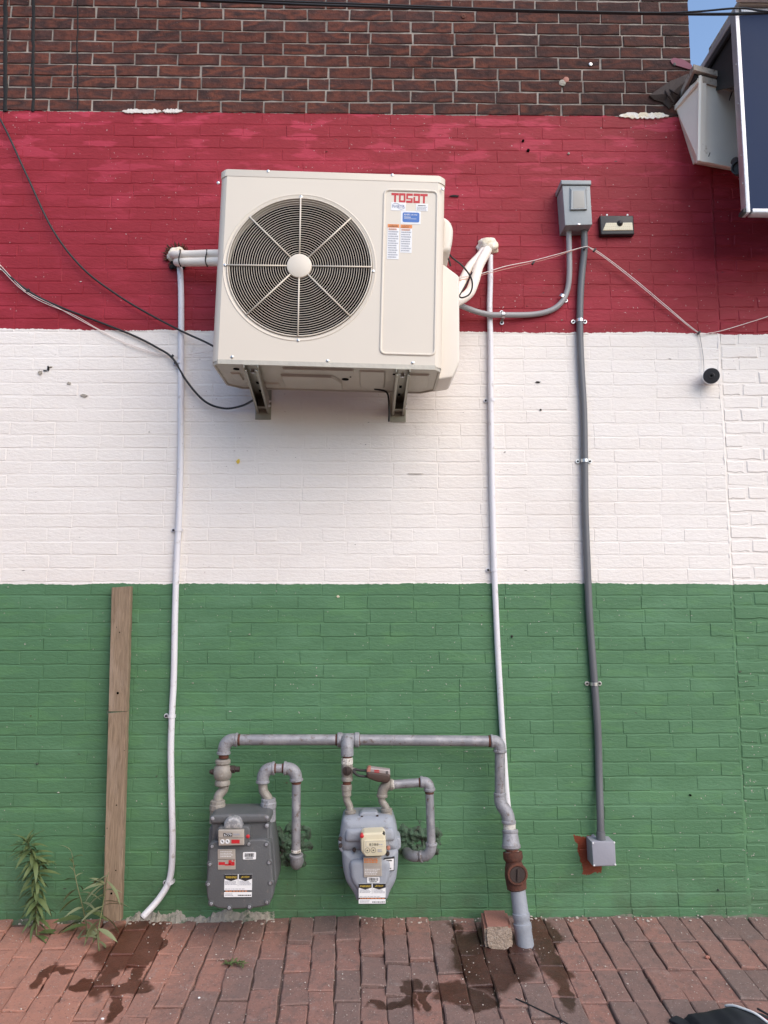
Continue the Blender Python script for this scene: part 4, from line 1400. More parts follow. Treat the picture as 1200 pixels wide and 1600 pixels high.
# disconnect box, its conduits
def disconnect_box():
    d = 0.115
    e = empty('disconnect_box', P(901, 352, 0.05), 'grey metal electrical box with sloped cover high on the red band', 'electrical box')
    plate('enclosure', [(878.5, 290), (922, 290), (925.5, 351), (883, 352)], 0.0, d, M['boxgrey'], e, 0.002, 0.003)
    plate('lid_hood', [(876.5, 281), (924, 281.5), (924, 288.5), (877, 288)], 0.0, d + 0.008, M['boxgrey'], e, 0.002, 0.004)
    p = pxpoly([(889, 291.5), (917, 291.5), (918, 328), (889, 328)], d)
    a, b = pxpoly([(893, 297), (914, 297), (916.5, 326.5), (892.5, 327)], d + 0.012), None
    mb = MB().rings([[Vector((q.x, -d + 0.002, q.y)) for q in p], [Vector((q.x, -d - 0.012, q.y)) for q in a]])
    mb.build('cover_pressing', M['boxgrey'], e, smooth=20)
    plate('cover_label', [(896, 298.5), (912.5, 298.5), (913.5, 325), (895.5, 325.5)], d + 0.011, d + 0.0128, M['boxbeige'], e, 0.001, 0.0003)
    MB().box(P(904, 351, d), (0.016, 0.012, 0.008), 0.002).build('hasp', M['steel'], e)
    for (px, mat, rp) in [(888, 'lightconduit', 6.2), (912.5, 'greypvc', 6.6)]:
        c = P(px, 352, 0.048)
        s_ = S(px, 352)
        MB().lathe(c + Vector((0, 0, 0.004)), (0, 0, -1), [(0, rp * s_), (0.018, rp * s_), (0.020, rp * s_ * 0.93), (0.036, rp * s_ * 0.9), (0.040, rp * s_ * 0.75)], 20).build('connector', M[mat], e)
disconnect_box()
conduit('flexible_conduit', [(888.5, 360, 0.048), (889.5, 395, 0.04), (889.5, 430, 0.03), (886, 455), (876, 474), (858, 486), (830, 491.5), (785, 492, 0.045), (765, 491.5, 0.052), (745, 487, 0.06), (726, 480, 0.10), (712, 474, 0.16)], 4.3, 'lightconduit',
        'light grey flexible conduit curving from the electrical box to the unit', [(878, 463.5, (0.55, 0, 0.8), (1,)), (786, 492, (1, 0, 0), (-1, 1), 0.046)])
conduit('flexible_conduit', [(912.5, 360, 0.048), (913, 390, 0.035), (910, 420), (907, 460), (906, 510), (908, 570), (912, 640), (913.5, 720), (914.5, 800), (917.5, 880), (921, 960), (926, 1030), (929, 1069), (934, 1140), (936, 1210), (938, 1275, 0.05), (938.5, 1306, 0.055)], 5.4, 'greypvc',
        'long dark grey conduit dropping from the electrical box to the small junction box', [(906, 501, (0.0, 0, 1)), (913.5, 720, (0, 0, 1)), (928.5, 1068.5, (0, 0, 1))])
def junction_box():
    d = 0.105
    e = empty('junction_box', P(941, 1352, 0.05), 'small square grey junction box near the foot of the wall', 'junction box')
    plate('box_body', [(924.5, 1316), (960.5, 1316), (961.5, 1353), (926.5, 1354)], 0.0, d - 0.010, M['jbox'], e, 0.004, 0.002)
    plate('cover', [(924.5, 1315), (961, 1315), (962.5, 1352.5), (927, 1353.5)], d - 0.009, d, M['jbox'], e, 0.006, 0.003)
    for (px, py) in [(926.6, 1317), (959.8, 1316.3), (928.5, 1352), (961.4, 1350.8)]:
        MB().lathe(P(px, py, d), (0, -1, 0), [(-0.002, 0.0042), (0.0025, 0.004)], 10).build('screw', M['white'], e)
    c = P(938.5, 1299, 0.055)
    MB().lathe(c, (0, 0, -1), [(0, 0.0205), (0.012, 0.0215), (0.026, 0.0215), (0.040, 0.0225), (0.075, 0.0215)], 22).build('connector', M['greypvc'], e)
    MB().lathe(P(926.5, 1307, 0.0), (0, -1, 0), [(0, 0.011), (0.009, 0.011), (0.010, 0.004)], 12).build('mounting_ear', M['jbox'], e)
junction_box()
def security_light():
    e = empty('solar_wall_light', P(964, 365, 0.02), 'black solar wall light with cream LED panel beside the electrical box', 'wall light')
    plate('housing', [(937, 336.5), (990, 336.5), (991.5, 366), (939, 366.5)], 0.0, 0.035, M['lightshell'], e, 0.004, 0.006)
    d = 0.045
    plate('led_panel', [(942, 360), (947, 348), (988, 347.5), (989.5, 359.5)], 0.03, 0.040, M['led'], e, 0.002, 0.002)
    MB().lathe(P(968, 350, 0.034), (0, -1, 0), [(0, 0.016), (0.008, 0.0155), (0.018, 0.010), (0.021, 0.004)], 20).build('motion_sensor', M['lightshell'], e)
    pts = []
    mb = MB()
    for r in range(3):
        for k in range(13):
            px = 945.5 + (r == 0) * 2 + k * 3.2
            py = 350 + r * 3.8
            if 962 < px < 974 and py < 356:
                continue
            c = P(px, py, 0.0403)
            mb.box(c, (0.004, 0.0012, 0.004))
    mb.build('led_chips', M['index'], e, smooth=0)
    for px in (948, 980):
        MB().lathe(P(px, 336.5, 0.02), (0, -1, 0), [(0, 0.005), (0.006, 0.005)], 10).build('screw', M['white'], e)
security_light()
def round_sensor():
    e = empty('round_camera', P(1102, 594, 0.02), 'small round white device with black face hanging on the white band', 'camera')
    c = P(1109, 591, 0.0)
    ax = Vector((-0.33, -0.9, -0.15))
    MB().lathe(c + Vector((0.002, 0.0, 0.002)), ax, [(0, 0.030), (0.05, 0.030), (0.052, 0.040), (0.085, 0.0415), (0.089, 0.0405)], 36).build('shell', M['white'], e)
    MB().lathe(c + Vector((0.002, 0, 0.002)) + ax.normalized() * 0.0885, ax, [(0, 0.0395), (0.0025, 0.0385), (0.003, 0.016), (0.006, 0.013), (0.0055, 0.006)], 36).build('face', M['lightshell'], e)
    MB().lathe(c + Vector((0.002, 0, 0.002)) + ax.normalized() * 0.0945, ax, [(-0.002, 0.006), (0.0006, 0.006)], 16).build('lens', M['hole'], e)
round_sensor()

# ------------------------------------------------------------------ cables
def cable(name, pts, r, mat, label, k=8, ties=(), cat='cable'):
    path = crom([P(*q) for q in pts], k)
    mb = MB().tube(path, r, 8)
    if not ties:
        return tag(mb.build(name, M[mat], None, smooth=180), label, cat)
    e = empty(name, P(*pts[0]), label, cat)
    mb.build('wire', M[mat], e, smooth=180)
    for (px, py, d) in ties:
        MB().box(P(px, py, d), (0.010, 0.014, 0.022), 0.003, Euler((0, 0.6, 0))).build('cable_clip', M['rubber'], e)
    return e
cable('black_cable', [(-420, -520, 0.03), (-180, -90, 0.03), (-60, 92, 0.03), (0, 186, 0.03), (40, 270, 0.03), (83, 360, 0.03), (130, 420, 0.03), (185, 462, 0.03), (235, 492, 0.035), (285, 518, 0.05), (322, 535, 0.09), (340, 545, 0.15)], 0.0052, 'rubber', 'upper black cable sagging from the left edge to behind the unit')
cable('black_cable', [(-600, -60, 0.03), (-240, 220, 0.03), (-40, 385, 0.03), (0, 419, 0.02), (45, 455, 0.015), (90, 478, 0.015), (160, 505, 0.015), (210, 525, 0.015), (245, 543, 0.02), (270, 560, 0.03), (292, 596, 0.035), (320, 627, 0.035), (350, 638, 0.05), (378, 634, 0.10), (398, 624, 0.16)], 0.0055, 'rubber', 'lower black cable running under the unit to the left bracket', ties=[(44, 454, 0.016), (269, 557, 0.03)])
cable('white_wire', [(-600, -70, 0.03), (-240, 208, 0.03), (-20, 398, 0.024), (0, 414, 0.022), (24, 440, 0.020), (45, 458, 0.018), (85, 478, 0.016), (140, 508, 0.012), (190, 533, 0.012), (245, 552, 0.012), (275, 556, 0.02), (300, 553, 0.03), (326, 549, 0.08), (345, 546, 0.14)], 0.0016, 'wirew', 'thin white wire twisted along the lower black cable', cat='wire')
cable('white_wire', [(-600, -62, 0.03), (-240, 216, 0.03), (-20, 404, 0.026), (0, 419, 0.024), (30, 449, 0.022), (62, 470, 0.018), (115, 492, 0.016), (150, 512, 0.012), (205, 541, 0.012), (250, 556, 0.012)], 0.0013, 'wirew', 'second thin wire fraying off the lower black cable at left', cat='wire')
cable('bell_wire', [(700, 445, 0.2), (718, 438, 0.16), (745, 432, 0.13), (775, 424, 0.10), (800, 418, 0.07), (830, 411, 0.05), (865, 402, 0.055), (890, 393, 0.062), (911, 386.5, 0.062)], 0.0017, 'wirer', 'pink wire strung from the unit up to the dark conduit', cat='wire')
cable('bell_wire', [(700, 441, 0.2), (718, 433, 0.16), (750, 428, 0.13), (790, 416, 0.10), (830, 408, 0.06), (868, 398, 0.060), (912, 386, 0.066), (922, 387, 0.060), (940, 397, 0.04), (985, 431, 0.03), (1040, 477, 0.025), (1075, 507, 0.02), (1092, 520, 0.015)], 0.0019, 'wirew', 'pale wire sagging over the dark conduit to the white band',
      cat='wire', ties=[(914, 388, 0.055), (929, 391, 0.05), (1092, 520, 0.015), (833, 411, 0.05)])
cable('bell_wire', [(922, 388, 0.058), (945, 403, 0.036), (990, 438, 0.03), (1045, 484, 0.025), (1090, 519.5, 0.013), (1110, 520, 0.012), (1130, 516, 0.015), (1170, 504, 0.02), (1205, 492.5, 0.02), (1260, 470, 0.02)], 0.0018, 'wirew', 'second pale wire continuing past the clip to the right edge', cat='wire')
cable('drop_wire', [(1093, 521, 0.012), (1097, 545, 0.012), (1099.5, 565, 0.014), (1100, 586, 0.03)], 0.0017, 'lightconduit', 'thin drop wire down to the small round device', cat='wire')
cable('overhead_cable', [(-700, -110, 0.08), (-200, -58, 0.08), (150, -18, 0.10), (270, -2, 0.12), (420, 5, 0.16), (600, 11, 0.20), (800, 17, 0.28), (960, 20.5, 0.34), (1080, 22, 0.42), (1140, 22, 0.50), (1200, 20, 0.58), (1300, 14, 0.7)], 0.0068, 'rubber', 'lower black service cable crossing the top of the wall')
cable('overhead_cable', [(-700, -114, 0.10), (-200, -62, 0.10), (150, -22, 0.12), (270, -6, 0.14), (420, 1, 0.18), (600, 7.5, 0.24), (800, 15, 0.30), (960, 19, 0.36), (1040, 20, 0.40), (1090, 18, 0.46), (1140, 13.5, 0.52), (1165, 13, 0.54), (1200, 18, 0.60), (1300, 22, 0.7)], 0.0045, 'rubber', 'upper thinner black service cable crossing the top of the wall')
# ------------------------------------------------------------------ gas piping
def arc3(a, b, c, k=10):
    """quarter-bend from a to c with corner b"""
    return [(1 - t) ** 2 * a + 2 * t * (1 - t) * b + t * t * c for t in [i / k for i in range(k + 1)]]
def seg(e, name, pts, rpx, mat, smooth=True, k=6, n=20):
    W3 = [P(*q) for q in pts]
    r = S(pts[0][0], pts[0][1], pts[0][2]) * rpx
    if len(W3) > 2:
        W3 = crom(W3, k)
    return MB().tube(W3, r, n).build(name, M[mat], e, smooth=40)
def collar(e, px, py, d, ax, rpx, ln, mat, name='collar', n=22, bev=0.0025):
    r = S(px, py, d) * rpx
    a = Vector(ax).normalized()
    return MB().lathe(P(px, py, d) - a * ln / 2, a, [(0, r - bev), (bev, r), (ln - bev, r), (ln, r - bev)], n).build(name, M[mat], e)
def elbow(e, a, b, c, rpx, mat, name='elbow', lip=True):
    A, B, C = P(*a), P(*b), P(*c)
    pts = arc3(A, B, C, 12)
    r = S(b[0], b[1], b[2]) * rpx
    rs = [r * (1.0 + 0.05 * math.sin(PI * i / 12)) for i in range(13)]
    o = MB().tube(pts, rs, 22).build(name, M[mat], e, smooth=40)
    if lip:
        for p, q in ((A, (pts[0] - pts[1])), (C, (pts[-1] - pts[-2]))):
            ax = q.normalized()
            MB().lathe(p - ax * 0.008, ax, [(0, r * 1.04), (0.002, r * 1.14), (0.010, r * 1.15), (0.012, r * 1.10)], 22).build('bead', M[mat], o)
    return o

GD = 0.13          # pipe centre line distance from the wall
def gas_manifold():
    e = empty('gas_manifold', P(820, 1478, 0.20), 'grey gas supply pipe with rusty shutoff valve, rising from the paving and feeding both meters', 'gas pipe')
    # header
    seg(e, 'header_pipe', [(368, 1156, GD), (530, 1156, GD)], 8.4, 'gaspipe')
    seg(e, 'header_pipe', [(556, 1156, GD), (768, 1158, GD)], 8.4, 'gaspipe')
    for (px, py) in [(374, 1156), (526, 1156), (561, 1156.5), (764.5, 1158)]:
        collar(e, px, py, GD, (1, 0, 0), 8.9, 0.012, 'rust', 'rust_ring')
    # left elbow and inlet valve of the dark meter
    elbow(e, (370, 1156, GD), (349.5, 1154, GD), (349.5, 1177, GD), 9.4, 'gasfit')
    collar(e, 349.5, 1181, GD, (0, 0, 1), 7.6, 0.022, 'rust', 'rust_ring')
    v = MB().lathe(P(348.5, 1186, GD), (0, 0, -1), [(0, 0.030), (0.006, 0.036), (0.018, 0.036), (0.026, 0.030), (0.036, 0.040), (0.06, 0.045), (0.084, 0.040), (0.094, 0.031), (0.102, 0.036), (0.116, 0.036), (0.122, 0.028)], 12).build('shutoff_valve', M['tan_pipe'], e)
    MB().lathe(P(363, 1202, GD), (1, 0, 0), [(-0.01, 0.018), (0.012, 0.018), (0.014, 0.013), (0.034, 0.013)], 6).build('valve_stem', M['flash'], v)
    MB().lathe(P(333, 1206, GD), (-1, 0, 0), [(-0.01, 0.013), (0.008, 0.013), (0.010, 0.008), (0.016, 0.008)], 8).build('valve_nut', M['flash'], v)
    collar(e, 350, 1226.5, GD, (0.1, 0, 1), 8.0, 0.012, 'rust', 'rust_ring')
    seg(e, 'offset_pipe', [(351, 1226, GD), (349, 1234, GD), (342, 1243, GD + 0.01), (340, 1254, GD + 0.015)], 7.2, 'tan_pipe')
    # middle tee and inlet valve of the pale meter
    t = MB().lathe(P(527, 1156, GD), (1, 0, 0), [(0, 0.031), (0.004, 0.034), (0.020, 0.034), (0.024, 0.030), (0.080, 0.030), (0.084, 0.034), (0.100, 0.034), (0.104, 0.031)], 22).build('tee', M['gasfit'], e)
    MB().tube(arc3(P(542.5, 1156, GD), P(542.5, 1153, GD + 0.055), P(542.5, 1180, GD + 0.05), 10), 0.0295, 20).build('drop_elbow', M['gasfit'], t, smooth=40)
    GE = GD + 0.05
    collar(e, 542.5, 1178, GE, (0, 0, 1), 10, 0.018, 'gasfit', 'bead')
    collar(e, 542.5, 1183, GE, (0, 0, 1), 7.2, 0.014, 'rust', 'rust_ring')
    collar(e, 542.5, 1189, GE, (0, 0, 1), 9.0, 0.030, 'tape', 'union_nut', n=8)
    v = MB().lathe(P(542.5, 1194, GE), (0, 0, -1), [(0, 0.022), (0.004, 0.027), (0.040, 0.027), (0.056, 0.024), (0.062, 0.027), (0.074, 0.026)], 12).build('lockable_valve', M['tan_pipe'], e)
    MB().lathe(P(542.3, 1204, GE + 0.018), (0, -1, 0), [(0, 0.0215), (0.012, 0.0205), (0.014, 0.017)], 20).build('valve_core', M['flash'], v)
    MB().box(P(542.3, 1204, GE + 0.034), (0.008, 0.008, 0.028), 0.002).build('core_tang', M['flash'], v)
    MB().box(P(550, 1204, GE + 0.014), (0.040, 0.010, 0.026), 0.005).build('lock_wing', M['tan_pipe'], v)
    collar(e, 542, 1223, GE, (0, 0, 1), 6.4, 0.020, 'rust', 'rust_ring')
    collar(e, 541.5, 1230, GE, (0, 0, 1), 8.4, 0.026, 'tan_pipe', 'coupling')
    collar(e, 541.5, 1238.5, GE, (0, 0, 1), 7.4, 0.030, 'tan_pipe', 'coupling')
    seg(e, 'offset_pipe', [(541.5, 1242, GE), (542, 1250, GE), (546, 1260, GE), (547.5, 1272, GE)], 5.8, 'tan_pipe')
    # right-hand riser
    elbow(e, (768, 1158, GD), (782, 1157, GD), (781, 1174, GD), 9.0, 'gasfit')
    collar(e, 781, 1177.5, GD, (0, 0, 1), 7.4, 0.012, 'rust', 'rust_ring')
    seg(e, 'riser_pipe', [(781, 1176, GD), (781, 1240, GD)], 8.0, 'gaspipe')
    collar(e, 781, 1241, GD, (0, 0, 1), 9.6, 0.016, 'gasfit')
    elbow(e, (781, 1243, GD), (781, 1256, GD), (787, 1264, GD + 0.012), 9.2, 'gasfit', lip=False)
    elbow(e, (785, 1260, GD + 0.01), (794, 1270, GD + 0.02), (795, 1284, GD + 0.025), 9.8, 'gasfit', lip=False)
    collar(e, 795, 1284, GD + 0.025, (0, 0, 1), 11.2, 0.014, 'gasfit')
    collar(e, 796, 1291, GD + 0.027, (0.05, 0, 1), 9.6, 0.030, 'tape', 'thread_tape')
    a, b = P(797, 1296, GD + 0.03), P(799, 1327, GD + 0.045)
    ax = b - a
    L_ = ax.length
    MB().lathe(a, ax, [(0, 0.034), (0.004, 0.037), (0.012, 0.037), (0.016, 0.0345), (L_ - 0.022, 0.040), (L_ - 0.018, 0.0435), (L_ - 0.006, 0.0425), (L_, 0.034)], 24).build('reducer', M['gasfit'], e)
    # rusty plug valve
    a, b = P(800, 1326, GD + 0.05), P(808, 1391, GD + 0.075)
    ax = b - a
    L_ = ax.length
    v = MB().lathe(a, ax, [(0, 0.029), (0.012, 0.029), (0.014, 0.044), (0.040, 0.045), (0.055, 0.036), (0.075, 0.042), (0.11, 0.048), (0.15, 0.046), (L_ - 0.044, 0.040), (L_ - 0.038, 0.046), (L_ - 0.006, 0.044), (L_, 0.034)], 20).build('main_valve', M['rust'], e)
    c = P(807.5, 1365, GD + 0.105)
    MB().lathe(c, (0.05, -1, 0.06), [(0, 0.047), (0.014, 0.047), (0.018, 0.044), (0.018, 0.037), (0.014, 0.036)], 28).build('valve_cap', M['rust'], v)
    MB().lathe(c + Vector((0, -0.012, 0)), (0.05, -1, 0.06), [(0, 0.036), (0.005, 0.034)], 24).build('cap_disc', M['flash'], v)
    MB().box(c + Vector((0, -0.020, 0)), (0.006, 0.010, 0.052), 0.002, Euler((0, 0.06, 0))).build('cap_tang', M['flash'], v)
    collar(e, 800.5, 1331, GD + 0.05, ax, 11.2, 0.005, 'tape', 'thread_tape')
    a, b = P(809, 1390, GD + 0.075), P(820.5, 1478, 0.235)
    ax = (b - a)
    L_ = ax.length
    MB().lathe(a, ax, [(0, 0.034), (0.095, 0.035), (0.098, 0.0385), (0.118, 0.0385), (0.122, 0.036), (0.136, 0.036), (0.139, 0.040), (0.160, 0.0405), (0.166, 0.038), (L_ + 0.03, 0.0415)], 26).build('ground_sleeve', M['meterlight'], e)
    return e
gas_manifold()

def warning_label(e, x0, y0, x1, y1, d, rng, right='\u00a1AVISO!', skew=0):
    a, b = P(x0, y1, d), P(x1, y0, d)
    w, h = b.x - a.x, b.z - a.z
    s = MB().box(((a.x + b.x) / 2, -d + 0.0005, (a.z + b.z) / 2), (w, 0.0015, h)).build('warning_label', M['white'], e, smooth=0)
    y = -d - 0.0010
    zt = b.z
    hb = h * 0.19
    xm = (a.x + b.x) / 2
    mb = MB()
    for (u0, u1) in ((a.x, xm - w * 0.02), (xm + w * 0.02, b.x)):
        um = (u0 + u1) / 2
        mb.add([(u0, y, zt - hb), (um, y, zt - hb * 1.5), (u1, y, zt - hb), (u1, y, zt), (u0, y, zt)], [(0, 1, 2, 3, 4)])
    for (f0, f1) in ((0.255, 0.325), (0.0, 0.035)):
        mb.add([(a.x, y, a.z + h * f0), (b.x, y, a.z + h * f0), (b.x, y, a.z + h * f1), (a.x, y, a.z + h * f1)], [(0, 1, 2, 3)])
    mb.build('print', M['ink'], s, smooth=0)
    text_part('print', 'WARNING!', a.x + w * 0.245, zt - hb * 0.62, y - 0.0006, hb * 0.52, w * 0.40, M['yellow'], s)
    text_part('print', right, a.x + w * 0.755, zt - hb * 0.62, y - 0.0006, hb * 0.52, w * 0.30, M['orange'] if rng.random() < 0 else M['yellow'], s)
    pr = fine_print(a.x + w * 0.03, xm - w * 0.05, a.z + h * 0.55, a.z + h * 0.73, 4, rng) + fine_print(xm + w * 0.05, b.x - w * 0.03, a.z + h * 0.53, a.z + h * 0.73, 4, rng)
    pr += fine_print(a.x + w * 0.03, b.x - w * 0.2, a.z + h * 0.36, a.z + h * 0.40, 1, rng) + fine_print(a.x + w * 0.04, a.x + w * 0.40, a.z + h * 0.08, a.z + h * 0.20, 2, rng)
    quads('print', pr, y, M['greyink'], s)
    quads('print', fine_print(a.x + w * 0.50, b.x - w * 0.03, a.z + h * 0.07, a.z + h * 0.15, 1, rng) + [(xm - w * 0.005, xm + w * 0.002, a.z + h * 0.50, zt - hb)], y, M['ink'], s)
    quads('print', fine_print(a.x + w * 0.05, b.x - w * 0.04, a.z + h * 0.272, a.z + h * 0.308, 1, rng, 0.0), y - 0.0006, M['orange'], s)
    return s

def barcode(e, x0, y0, x1, y1, d, rng, txt=True):
    a, b = P(x0, y1, d), P(x1, y0, d)
    w, h = b.x - a.x, b.z - a.z
    s = slab_xz(MB(), round_poly([Vector((a.x, a.z)), Vector((b.x, a.z)), Vector((b.x, b.z)), Vector((a.x, b.z))], h * 0.15), -d + 0.002, -d, 0.0004).build('barcode_label', M['white'], e, smooth=0)
    R = []
    x = a.x + w * 0.14
    while x < b.x - w * 0.14:
        bw = w * rng.choice([0.015, 0.03, 0.045])
        R.append((x, x + bw, a.z + h * 0.36, b.z - h * 0.14))
        x += bw + w * rng.choice([0.015, 0.03])
    R += fine_print(a.x + w * 0.2, b.x - w * 0.2, a.z + h * 0.12, a.z + h * 0.28, 1, rng, 0.0)
    quads('print', R, -d - 0.0006, M['ink'], s)

def dark_meter():
    rng = random.Random(8)
    d = 0.300
    e = empty('gas_meter', P(375, 1420, 0.2), 'large dark grey gas meter with bolted front cover, at left', 'gas meter', 'gas meters')
    # rear housing, tapering outwards
    slab_xz(MB(), pxpoly([(328, 1288), (424, 1287), (429, 1320), (434, 1372), (428, 1392), (420, 1414), (336, 1416), (323, 1390), (325, 1330)], 0.22), -0.085, -0.245, 0.02, 4, 0.02).build('rear_housing', M['meterdark'], e)
    plate('front_cover', [(327, 1317), (337, 1313.5), (412, 1311), (422.5, 1316), (427, 1377), (427, 1402), (418, 1416), (400, 1419), (370, 1421.5), (338, 1420), (324, 1409), (322, 1388)], 0.24, d, M['meterdark'], e, 0.022, 0.010, 4)
    plate('upper_front', [(330.5, 1282), (420.5, 1282), (421, 1318), (330, 1319)], 0.235, 0.272, M['meterdark'], e, 0.008, 0.010)
    # top cap
    plate('top_cap', [(327, 1276), (334, 1273), (415, 1272), (422, 1276), (421, 1286), (329, 1288)], 0.11, 0.290, M['meterdark'], e, 0.008, 0.012)
    plate('cap_ridge', [(352, 1266), (398, 1266), (400, 1274), (351, 1274)], 0.13, 0.20, M['lockpink'], e, 0.006, 0.012)
    # inlet and outlet sockets
    for (px, py, nm) in [(340, 1262, 'inlet'), (419.5, 1259, 'outlet')]:
        c = P(px, py, GD + 0.02)
        MB().lathe(c + Vector((0, 0, 0.034)), (0, 0, -1), [(0, 0.030), (0.003, 0.034), (0.016, 0.034), (0.020, 0.037), (0.042, 0.037), (0.046, 0.034), (0.10, 0.036)], 10).build('union_nut', M['gasfit'] if nm == 'outlet' else M['tan_pipe'], e)
    # cover bolts in their bosses
    for (px, py) in [(332, 1322), (328.5, 1350), (326, 1381), (330.5, 1411), (358.5, 1417.5), (390, 1416), (417, 1409), (422.5, 1379), (420.5, 1347), (416.5, 1319), (389, 1318)]:
        c = P(px, py, d - 0.004)
        bs = MB().lathe(c + Vector((0, 0.012, 0)), (0, -1, 0), [(0, 0.0155), (0.014, 0.0145), (0.017, 0.011), (0.015, 0.0095)], 18).build('bolt_boss', M['meterdark'], e)
        MB().lathe(c + Vector((0, -0.002, 0)), (0, -1, 0), [(0, 0.0075), (0.007, 0.0072), (0.008, 0.006)], 6).build('bolt', M['gasfit'], bs)
    for (px, py) in [(332.5, 1278.5), (417, 1277), (417, 1290)]:
        MB().lathe(P(px, py, 0.285), (0, -1, 0), [(-0.01, 0.009), (0.006, 0.0085), (0.008, 0.005)], 10).build('bolt', M['gasfit'], e)
    # index window: dome, dial plate
    plate('index_housing', [(337, 1300), (342, 1292), (387, 1291), (390.5, 1297), (390.5, 1311), (384, 1322), (341, 1322)], 0.26, 0.312, M['meterdark'], e, 0.008, 0.006)
    plate('index_dome', [(348, 1297), (349, 1285), (355, 1278.5), (367, 1276.5), (376, 1281), (379.5, 1297)], 0.27, 0.322, M['glass'], e, 0.012, 0.018, 4)
    ip = plate('index_plate', [(341, 1297.5), (380.5, 1297), (381, 1320.5), (341.5, 1321.5)], 0.30, 0.330, M['plate'], e, 0.002, 0.002)
    dd = 0.3312
    a, b = P(349, 1307, dd), P(363, 1301.5, dd)
    quads('print', [(a.x, b.x, a.z, b.z)], -dd, M['ink'], ip)
    text_part('print', '6779', (a.x + b.x) / 2, (a.z + b.z) / 2, -dd - 0.0007, 0.011, (b.x - a.x) * 0.84, M['white'], ip)
    a, b = P(364.5, 1305.5, dd), P(375, 1302.5, dd)
    quads('print', fine_print(a.x, b.x, a.z, b.z, 1, rng, 0.0), -dd, M['greyink'], ip)
    a, b = P(341.5, 1309.5, dd), P(380.5, 1308.8, dd)
    quads('print', [(a.x, b.x, a.z, b.z)], -dd, M['ink'], ip)
    a, b = P(361.5, 1318, dd), P(374.5, 1312, dd)
    quads('print', [(a.x, b.x, a.z, b.z)], -dd, M['redink'], ip)
    for (px, py) in [(347.5, 1315), (355.5, 1314.8)]:
        c = P(px, py, dd)
        MB().lathe(c + Vector((0, 0.0006, 0)), (0, -1, 0), [(0, 0.0095), (0.0007, 0.0095)], 18).build('dial', M['white'], ip)
        MB().add([(c.x - 0.006, -dd - 0.001, c.z + 0.004), (c.x + 0.005, -dd - 0.001, c.z - 0.006), (c.x + 0.001, -dd - 0.001, c.z + 0.005)], [(0, 1, 2)]).build('dial_pointer', M['ink'], ip, smooth=0)
    MB().lathe(P(387.8, 1306, 0.305), (0, -1, 0), [(0, 0.0085), (0.009, 0.008), (0.011, 0.005)], 16).build('seal_plug', M['redink'], e)
    # badge plate
    bp = plate('badge_plate', [(340, 1327), (367.5, 1327), (368, 1358.5), (340.5, 1359)], d - 0.004, d + 0.0025, M['plate'], e, 0.003, 0.001)
    dd = d + 0.0032
    R = []
    for (x0, y0, x1, y1) in [(341.5, 1347, 351.5, 1351.5), (351.5, 1350, 366.5, 1352.5), (357, 1344, 362, 1349.5), (362, 1346.5, 366.5, 1350), (364.5, 1343.5, 366.5, 1345.5), (357, 1349, 361, 1351)]:
        a, b = P(x0, y1, dd), P(x1, y0, dd)
        R.append((a.x, b.x, a.z, b.z))
    quads('print', R, -dd, M['redink'], bp)
    a, b = P(340.5, 1343, dd), P(367.5, 1342.3, dd)
    quads('print', [(a.x, b.x, a.z, b.z)], -dd, M['ink'], bp)
    a, b = P(344, 1340, dd), P(364, 1329, dd)
    quads('print', fine_print(a.x, b.x, a.z, b.z, 4, rng, 0.6), -dd, M['white'], bp)
    barcode(e, 379.5, 1331.5, 400, 1343, d + 0.0018, rng)
    warning_label(e, 350, 1366, 394, 1403, d + 0.0018, rng)
dark_meter()

